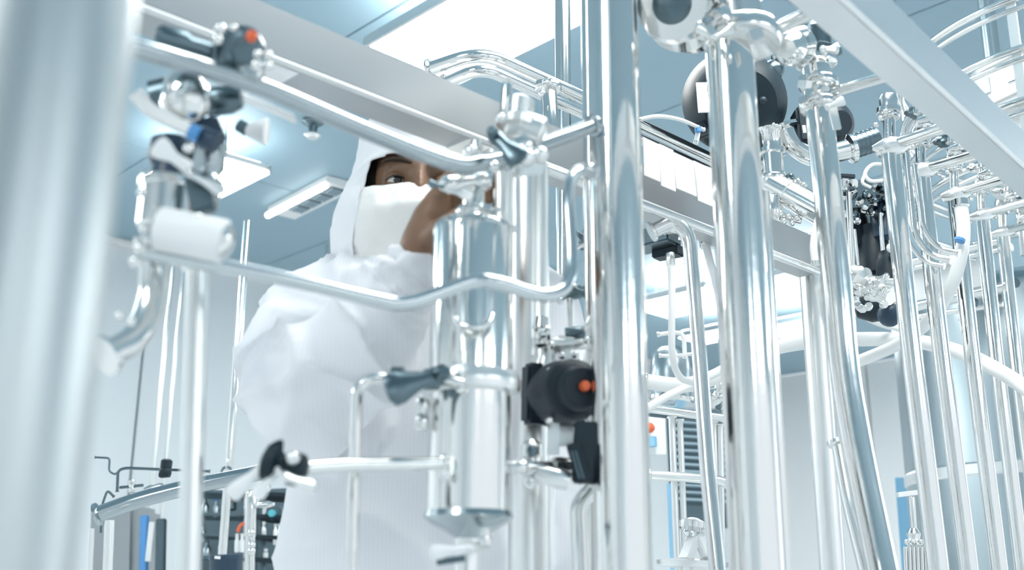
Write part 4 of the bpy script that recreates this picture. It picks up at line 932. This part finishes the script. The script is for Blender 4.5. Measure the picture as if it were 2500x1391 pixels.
o = thing('pipe_clamp', 'pale clamp saddle on the underside of the long beam, between the two thick pipes', 'clamp', (1730, 580, 1.9))
bar(o, 'saddle', SATIN, (1725, 560, 1.95), (1730, 605, 1.95), 38, 30)
# ------------------------------------------------------------------ frame and stand low behind the thick pipes
FYY = 2.4
hsteel('frame_rail', 'level white frame rail low between the two thick pipes, bent down at its end', [(1584, 1160, FYY), (1700, 1166, FYY), (1790, 1178, FYY), (1796, 1391, FYY), (1806, 1700, FYY)], 24, .03, m=SATIN)
for i, (x0, x1, w_) in enumerate(((1640, 1654, 17), (1660, 1674, 15), (1742, 1752, 16), (1758, 1764, 15))):
    hsteel('frame_post', ['upright frame post, first beyond the thickest pipe', 'upright frame post, second beyond the thickest pipe', 'upright frame post, third, behind the elbowed pipe', 'upright frame post, fourth, nearest the second thick pipe'][i], [(x0, 1018+6*i, FYY+.05), (x1, 1391, FYY+.05), (x1+10, 1700, FYY+.05)], w_, None, 'frame posts', SATIN)
hsteel('frame_rail', 'upper level frame rail with a grip, above the frame posts', [(1578, 995, FYY), (1700, 1012, FYY), (1800, 1024, FYY)], 22, m=STEEL)
hsteel('frame_rail', 'thin dark rail just below the upper frame rail', [(1578, 1010, FYY+.08), (1790, 1034, FYY+.08)], 12, m=DARKM)
t = thing('tripod_foot', 'white splayed stand on a round base plate behind the thickest pipe', 'stand', (1690, 1370, 2.3))
seg(t, 'base_plate', SATIN, (1690, 1385, 2.3), (1690, 1366, 2.3), [(84, 0), (88, .3), (88, .8), (70, 1)], 32)
bar(t, 'leg', WHITEP, (1700, 1300, 2.28), (1672, 1368, 2.26), 34, 20); bar(t, 'leg', WHITEP, (1704, 1300, 2.28), (1730, 1362, 2.26), 34, 20)
seg(t, 'head', STEEL, (1690, 1310, 2.28), (1694, 1264, 2.28), [(20, 0), (26, .2), (22, .4), (34, .5), (34, .8), (12, 1)], 20); seg(t, 'column', SATIN, (1690, 1380, 2.3), (1692, 1700, 2.3), [(26, 0), (26, 1)], 20)
t = thing('louvre_panel', 'dark louvred vent panel on the wall behind the frame posts', 'vent', (1700, 1110, 4.2))
bar(t, 'panel_frame', DARKM, (1700, 1000, 4.2), (1716, 1290, 4.2), 150, 10, hint=Vector((0, -1, 0)))
for i in range(13): bar(t, 'louvre_blade', SEAM, (1636+i*.6, 1012+i*17, 4.12), (1770+i*.6, 1020+i*17, 4.12), 12, 6)
o = bar(None, 'wall_board', SKYBLUE, (1640, 1180, 3.6), (1650, 1400, 3.6), 24, 8); tag(o, 'narrow blue board standing behind the frame posts', 'board')
t = thing('warning_lamp', 'small round red lamp on a grey plate beside the thickest pipe', 'lamp', (1590, 1050, 3.4)); bar(t, 'lamp_plate', WHITEP, (1596, 990, 3.42), (1600, 1110, 3.42), 52, 10); ball(t, 'lens', ORANGE, (1586, 1044, 3.38), 26); cyl(t, 'socket', SKYBLUE, (1592, 1066, 3.39), (1594, 1090, 3.39), 22)
# mixed fittings around the hoses
t = thing('pipe_fitting', 'cluster-shaped chrome fitting with knobs beneath the slanting white hose', 'fitting', (1750, 960, 2.3))
seg(t, 'body', STEEL, (1735, 990, 2.3), (1765, 930, 2.3), [(14, 0), (22, .2), (22, .5), (12, .6), (18, .8), (10, 1)])
for x_, y_ in ((1728, 962), (1744, 968), (1764, 972), (1772, 958)): ball(t, 'knob', STEEL, (x_, y_, 2.27), 16)
bar(t, 'dark_handle', DARKM, (1750, 1000, 2.3), (1768, 972, 2.3), 24, 14)
t = thing('sight_glass', 'rounded steel vessel end behind the falling white hose', 'vessel', (1640, 900, 2.6))
seg(t, 'shell', TANK, (1640, 985, 2.6), (1634, 850, 2.6), [(30, 0), (48, .1), (52, .5), (44, .9), (30, 1)], 28); seg(t, 'flange', STEEL, (1640, 984, 2.6), (1641, 968, 2.6), [(56, 0), (60, .3), (60, .7), (50, 1)], 28)

# ------------------------------------------------------------------ tank at the far side
c = at(2570, 1100, 3.5); k = mpp(c); R = 345*k
t = thing('storage_tank', 'large grey steel tank with a bright band behind the manifold pipes', 'tank', Vector((c.x, c.y, 0)))
zt_ = at(2570, 700, 3.5).z
prof = [(R, .3), (R, zt_-.10)] + [(R*(1-.18*(1-math.cos(a))), zt_-.10+.06*math.sin(a)) for a in [PI/2*i/6 for i in range(1, 7)]] + [(R*.6, zt_), (R*.2, zt_+.03), (.02, zt_+.035)]
Mb().lathe(Vector((c.x, c.y, 0)), UP, prof, 72).build('tank_shell', TANK, t)
zb_ = at(2400, 1140, 3.2).z
Mb().lathe(Vector((c.x, c.y, zb_-.02)), UP, [(R*1.0, 0), (R*1.012, .006), (R*1.012, .034), (R, .04)], 72).build('shell_band', SATIN, t)  # lighter satin band raised around the shell
for a in (0.9, 2.2, 3.6, 4.9): cyl(t, 'leg', STEEL, Vector((c.x+R*.8*math.cos(a), c.y+R*.8*math.sin(a), 0)), Vector((c.x+R*.8*math.cos(a), c.y+R*.8*math.sin(a), .35)), 30)
o = bar(None, 'door_panel', SKYBLUE, (2212, 1166, 4.4), (2232, 1420, 4.4), 52, 10); tag(o, 'narrow sky blue panel on the pale wall beside the tank', 'panel')
t = thing('sampling_tap', 'small steel tap with a flat tee handle on a fluted steel bundle, before the tank', 'tap', (2230, 1300, 2.2))
bar(t, 'tee_handle', SATIN, (2190, 1208, 2.2), (2256, 1200, 2.2), 16, 12); cyl(t, 'stem', STEEL, (2226, 1212, 2.2), (2232, 1300, 2.2), 14); seg(t, 'gland', STEEL, (2230, 1290, 2.2), (2232, 1330, 2.2), [(10, 0), (17, .3), (14, .6), (20, 1)])
for i in range(5): ball(t, 'nut', STEEL, (2214+i*9, 1322+(i % 2)*8, 2.18), 13)
seg(t, 'bundle_core', SATIN, (2234, 1335, 2.2), (2250, 1700, 2.2), [(24, 0), (26, .02), (26, 1)], 20)
for i in range(6): cyl(t, 'flute', STEEL, (2210+i*10, 1334, 2.17), (2222+i*10, 1700, 2.17), 10, 10)

# ------------------------------------------------------------------ round vessel and hoops overhead
vc = at(2680, 200, 2.5); kv = mpp(vc)
t = thing('overhead_vessel', 'pale round vessel with stepped drums, overhead behind the front box beam', 'vessel', vc)
def vz(py): return at(2680, py, 2.5).z
V0 = Vector((vc.x, vc.y, 0))
R = 335*kv
Mb().lathe(V0, UP, [(R*.86, vz(318)), (R*.99, vz(314)), (R, vz(306)), (R, vz(214)), (R*.97, vz(206)), (R*.5, vz(200))], 64).build('upper_drum', WHITEP, t)
Mb().lathe(V0, UP, [(R*.70, vz(436)), (R*.80, vz(420)), (R*.82, vz(400)), (R*.82, vz(316)), (R*.8, vz(312))], 64).build('lower_drum', WHITEP, t)
Mb().lathe(V0, UP, [(R*.1, vz(470)), (R*.45, vz(463)), (R*.60, vz(452)), (R*.64, vz(440)), (R*.64, vz(428))], 64).build('bottom_dish', WHITEP, t)
for py in (216, 300): Mb().lathe(V0, UP, [(R, vz(py+7)), (R*1.02, vz(py+5)), (R*1.02, vz(py-5)), (R, vz(py-7))], 64).build('drum_band', SATIN, t)
for i in range(24):
    a = 2*PI*i/24; d = Vector((math.cos(a), math.sin(a), 0)); s_ = Vector((-d.y, d.x, 0))
    Mb().box(V0 + UP*vz(258) + d*R*.995, s_*R*(.075 if i % 2 else .045), d*.006, UP*(vz(238)-vz(278))/2, .003).build('window_pane', TANK, t)
t = thing('safety_hoops', 'cage of curved double-rail steel hoops joined by an upright strap, around the round vessel', 'hoops', vc)
RR = 455*kv
for i, py in enumerate((158, 268, 380, 484)):
    z_ = vz(py)
    for dz, dr, nm in ((0, 0, 'hoop'), (-.024, -.004, 'hoop_wire')):
        mb = Mb(); mb.tube([Vector((vc.x + (RR+dr)*math.cos(a), vc.y + (RR+dr)*math.sin(a), z_+dz)) for a in [PI*.62 + 2*PI*.80*j/80 for j in range(81)]], .0085 if nm == 'hoop' else .006, 12)
        h_ = mb.build(nm, MIRROR, t if nm == 'hoop' else h_)
sp = at(2484, 120, 2.2); d = (Vector((sp.x, sp.y, 0)) - V0).normalized(); q = V0 + d*RR*.985
z0, z1 = vz(484), vz(120)
Mb().box(q + UP*(z0+z1)/2, Vector((-d.y, d.x, 0))*.012, d*.003, UP*(z1-z0)/2, .002).build('strap', SATIN, t)
for a in (0.6, 1.6, 2.6):
    q = V0 + Vector((math.cos(a), math.sin(a), 0))*R*.7
    Mb().lathe(q + UP*vz(204), UP, [(.012, 0), (.012, CZ-.002-vz(204))], 12).build('hanger_rod', STEEL, bpy.data.objects['overhead_vessel'])
    Mb().lathe(V0 + Vector((math.cos(a), math.sin(a), 0))*RR + UP*vz(484), UP, [(.008, 0), (.008, CZ-.002-vz(484))], 10).build('hanger_rod', STEEL, bpy.data.objects['safety_hoops'])
# ------------------------------------------------------------------ filling line far behind, low beside the worker
hsteel('sloping_duct', 'grey sloping duct pipe in front of the far equipment', [(236, 1256, 2.6), (330, 1222, 2.6), (470, 1186, 2.62), (640, 1152, 2.65), (760, 1130, 2.7)], 40, .2, m=MIDST)
hsteel('thin_tube', 'thin dark tube running level above the sloping duct, bent down at one end', [(286, 1200, 2.9), (288, 1148, 2.9), (306, 1142, 2.9), (430, 1147, 2.9), (512, 1150, 2.9)], 7, .02, m=DARKM)
hsteel('thin_tube', 'thin stepped tube next to the blurred column', [(232, 1116, 2.9), (268, 1118, 2.9), (266, 1150, 2.9), (280, 1158, 2.9), (288, 1152, 2.9)], 5, .008, m=DARKM)
hsteel('thin_tube', 'thin drooping tube below the stepped one next to the blurred column', [(246, 1300, 2.9), (250, 1230, 2.9), (262, 1196, 2.9), (278, 1212, 2.9)], 6, .01, m=DARKM)
t = thing('small_actuator', 'small black capsule actuator on the thin level tube', 'actuator', (404, 1145, 2.85))
seg(t, 'capsule', BLACK, (408, 1120, 2.85), (402, 1164, 2.85), [(8, 0), (14, .1), (14, .5), (13, .52), (15, .6), (15, .85), (10, 1)], 20); bar(t, 'foot', BLACK, (390, 1160, 2.85), (414, 1158, 2.85), 22, 12)
t = thing('needle_valve', 'small chrome valve on the thin tube above the sloping duct', 'valve', (322, 1185, 2.8))
seg(t, 'valve_body', STEEL, (322, 1202, 2.8), (321, 1170, 2.8), [(8, 0), (9, .3), (6, .4), (10, .6), (10, .9), (5, 1)]); cyl(t, 'cross_tube', DARKM, (292, 1190, 2.8), (350, 1184, 2.8), 7); seg(t, 'tail_fitting', STEEL, (352, 1196, 2.8), (400, 1184, 2.8), [(5, 0), (9, .3), (6, .5), (8, .8), (4, 1)])
t = thing('eye_bolt', 'little ring hook at the foot of the slender chrome pipe', 'hook', (553, 1150, 3.5))
Mb().tube([at(553, 1152, 3.5) + Vector((.016*math.cos(a), 0, .016*math.sin(a))) for a in [2*PI*i/20 for i in range(21)]], .004, 8).build('ring', DARKM, t); cyl(t, 'shank', STEEL, (556, 1120, 3.5), (553, 1142, 3.5), 7)
t = thing('pillar_pipe', 'pair of pale blurred pipes low beside the column', 'pipe', (262, 1391, 2.5))
cyl(t, 'pipe_tube', SATIN, (268, 1270, 2.5), (250, 1700, 2.5), 24); cyl(t, 'pipe_tube', SATIN, (224, 1290, 2.5), (206, 1700, 2.5), 14)
t = thing('machine_cabinet', 'grey equipment cabinet with a blue edge behind the blurred standing pipe', 'cabinet', (330, 1391, 4.4))
bar(t, 'cabinet_body', BRUSH, (310, 1240, 4.4), (298, 1760, 4.4), 110, 200); bar(t, 'blue_edge', BLUE, (354, 1258, 4.2), (342, 1760, 4.2), 18, 20); bar(t, 'pale_strip', WHITEP, (372, 1274, 4.18), (362, 1370, 4.18), 14, 10); bar(t, 'green_strip', DARKM, (394, 1266, 4.2), (384, 1760, 4.2), 22, 20)
RACKB = mat('rack_panel_paint', (0.10, 0.155, 0.185), 0.5, 0, var=(4, 0.05))
def shelfrack():
    t = thing('equipment_rack', 'dark equipment rack with shelves beside the worker, far behind', 'rack', (600, 1391, 4.2))
    for y_ in (1208, 1262, 1310, 1364):
        bar(t, 'shelf', DARKM, (478, y_-2, 4.1), (600, y_+2, 4.1), 200, 7); bar(t, 'shelf', BLACK, (636, y_+4, 4.1), (720, y_+8, 4.1), 200, 9)
    for x_ in (480, 600, 640, 716): cyl(t, 'post', STEEL if x_ != 640 else DARKM, (x_, 1190, 4.05), (x_-8, 1760, 4.05), 8 if x_ != 640 else 24)
    bar(t, 'back_panel', RACKB, (602, 1196, 4.45), (592, 1760, 4.45), 262, 8)
    return t
shelfrack()
t = thing('chrome_stand', 'bright chrome column with clamps in front of the equipment rack', 'stand', (612, 1391, 3.7))
seg(t, 'column_tube', MIRROR, (612, 1200, 3.7), (604, 1760, 3.7), [(12, 0), (14, .02), (14, .2), (12, .21), (12, 1)], 20)
for y_ in (1300, 1330, 1345): ball(t, 'clamp_knob', STEEL, (614, y_, 3.66), 20)
seg(t, 'crosshead', STEEL, (596, 1236, 3.7), (670, 1230, 3.7), [(5, 0), (9, .2), (6, .4), (9, .8), (4, 1)], 14); cyl(t, 'second_tube', STEEL, (628, 1210, 3.72), (624, 1236, 3.72), 14); seg(t, 'top_fitting', STEEL, (650, 1200, 3.7), (646, 1180, 3.7), [(8, 0), (14, .4), (10, 1)], 14)
t = thing('black_bin', 'black round bin with a small white tag in front of the equipment rack', 'bin', (552, 1391, 3.3))
seg(t, 'bin_body', NAVY, (552, 1354, 3.3), (546, 1760, 3.3), [(38, 0), (42, .005), (42, .03), (39, .04), (36, 1)], 28); bar(t, 'tag', PAPER, (524, 1360, 3.23), (538, 1361, 3.23), 4, 7)
t = thing('amber_bottle', 'squat jar with a brown cap on the upper rack shelf', 'jar', (562, 1230, 4.0)); seg(t, 'jar_body', DARKM, (562, 1246, 4.0), (561, 1222, 4.0), [(14, 0), (16, .1), (16, .8), (12, 1)], 16); cyl(t, 'cap', AMBER, (561, 1222, 4.0), (561, 1214, 4.0), 24)
t = thing('teal_knob', 'teal round knob on a dark block beside the coverall', 'knob', (664, 1252, 3.95)); seg(t, 'knob_face', TEAL, (666, 1254, 3.98), (662, 1252, 3.92), [(9, 0), (10, .4), (8, 1)], 18); bar(t, 'block', DARKM, (672, 1238, 4.0), (674, 1268, 4.0), 34, 30)
t = thing('orange_tube', 'curved orange tube over two small vials on the rack', 'tube', (588, 1290, 3.9)); tb(t, 'tube_body', ORANGE, [(580, 1298, 3.9), (586, 1284, 3.9), (598, 1276, 3.9)], 8, smooth=True); ball(t, 'plug', ORANGE, (592, 1307, 3.9), 11)
for i, x_ in enumerate((578, 590)):
    v = thing('vial', ['pale vial under the end of the orange tube', 'pale vial beside the orange plug'][i], 'vial', (x_, 1345, 3.88), 'vials on the rack'); seg(v, 'vial_body', WHITEP, (x_, 1348, 3.88), (x_+1, 1308, 3.88), [(5, 0), (6, .1), (6, .7), (4, .8), (4, 1)], 14); cyl(v, 'stopper', SATIN, (x_+1, 1308, 3.88), (x_+1, 1302, 3.88), 9)
for i, (x_, y_, h_) in enumerate(((646, 1256, 20), (644, 1312, 34), (672, 1330, 46), (682, 1330, 46), (648, 1362, 18))):
    v = thing('steel_flask', ['small flask on the top shelf by the coverall', 'narrow tall flask on the second shelf by the coverall', 'slim cylinder on the third shelf, first of a pair', 'slim cylinder on the third shelf, closest to the coverall', 'little square-shouldered flask on the lowest shelf'][i], 'flask', (x_, y_, 3.98), 'flasks on the rack')
    seg(v, 'flask_body', SATIN, (x_, y_, 3.98), (x_+1, y_-h_, 3.98), [(5, 0), (6, .06), (6, .75), (4, .85), (4, 1)], 14); cyl(v, 'flask_cap', STEEL, (x_+1, y_-h_, 3.98), (x_+1, y_-h_-5, 3.98), 10)
for i, (x_, y_, w_) in enumerate(((500, 1240, 22), (528, 1244, 16), (505, 1345, 22), (540, 1340, 20), (494, 1305, 20))):
    v = thing('glass_carboy', ['blue-grey carboy on the top rack shelf, nearest the standing pipe', 'slimmer carboy on the top rack shelf next to the jar', 'carboy on the lower rack shelf behind the bin, nearest the standing pipe', 'carboy on the lower rack shelf right behind the bin', 'carboy on the middle rack shelf'][i], 'carboy', (x_, y_, 4.0), 'carboys on the rack')
    seg(v, 'bottle', TANK, (x_, y_+18, 4.0), (x_, y_-20, 4.0), [(w_*.45, 0), (w_*.5, .1), (w_*.5, .6), (w_*.25, .8), (w_*.22, 1)], 18); cyl(v, 'cap', BLUE if i == 1 else DARKM, (x_, y_-20, 4.0), (x_, y_-26, 4.0), w_*.5)
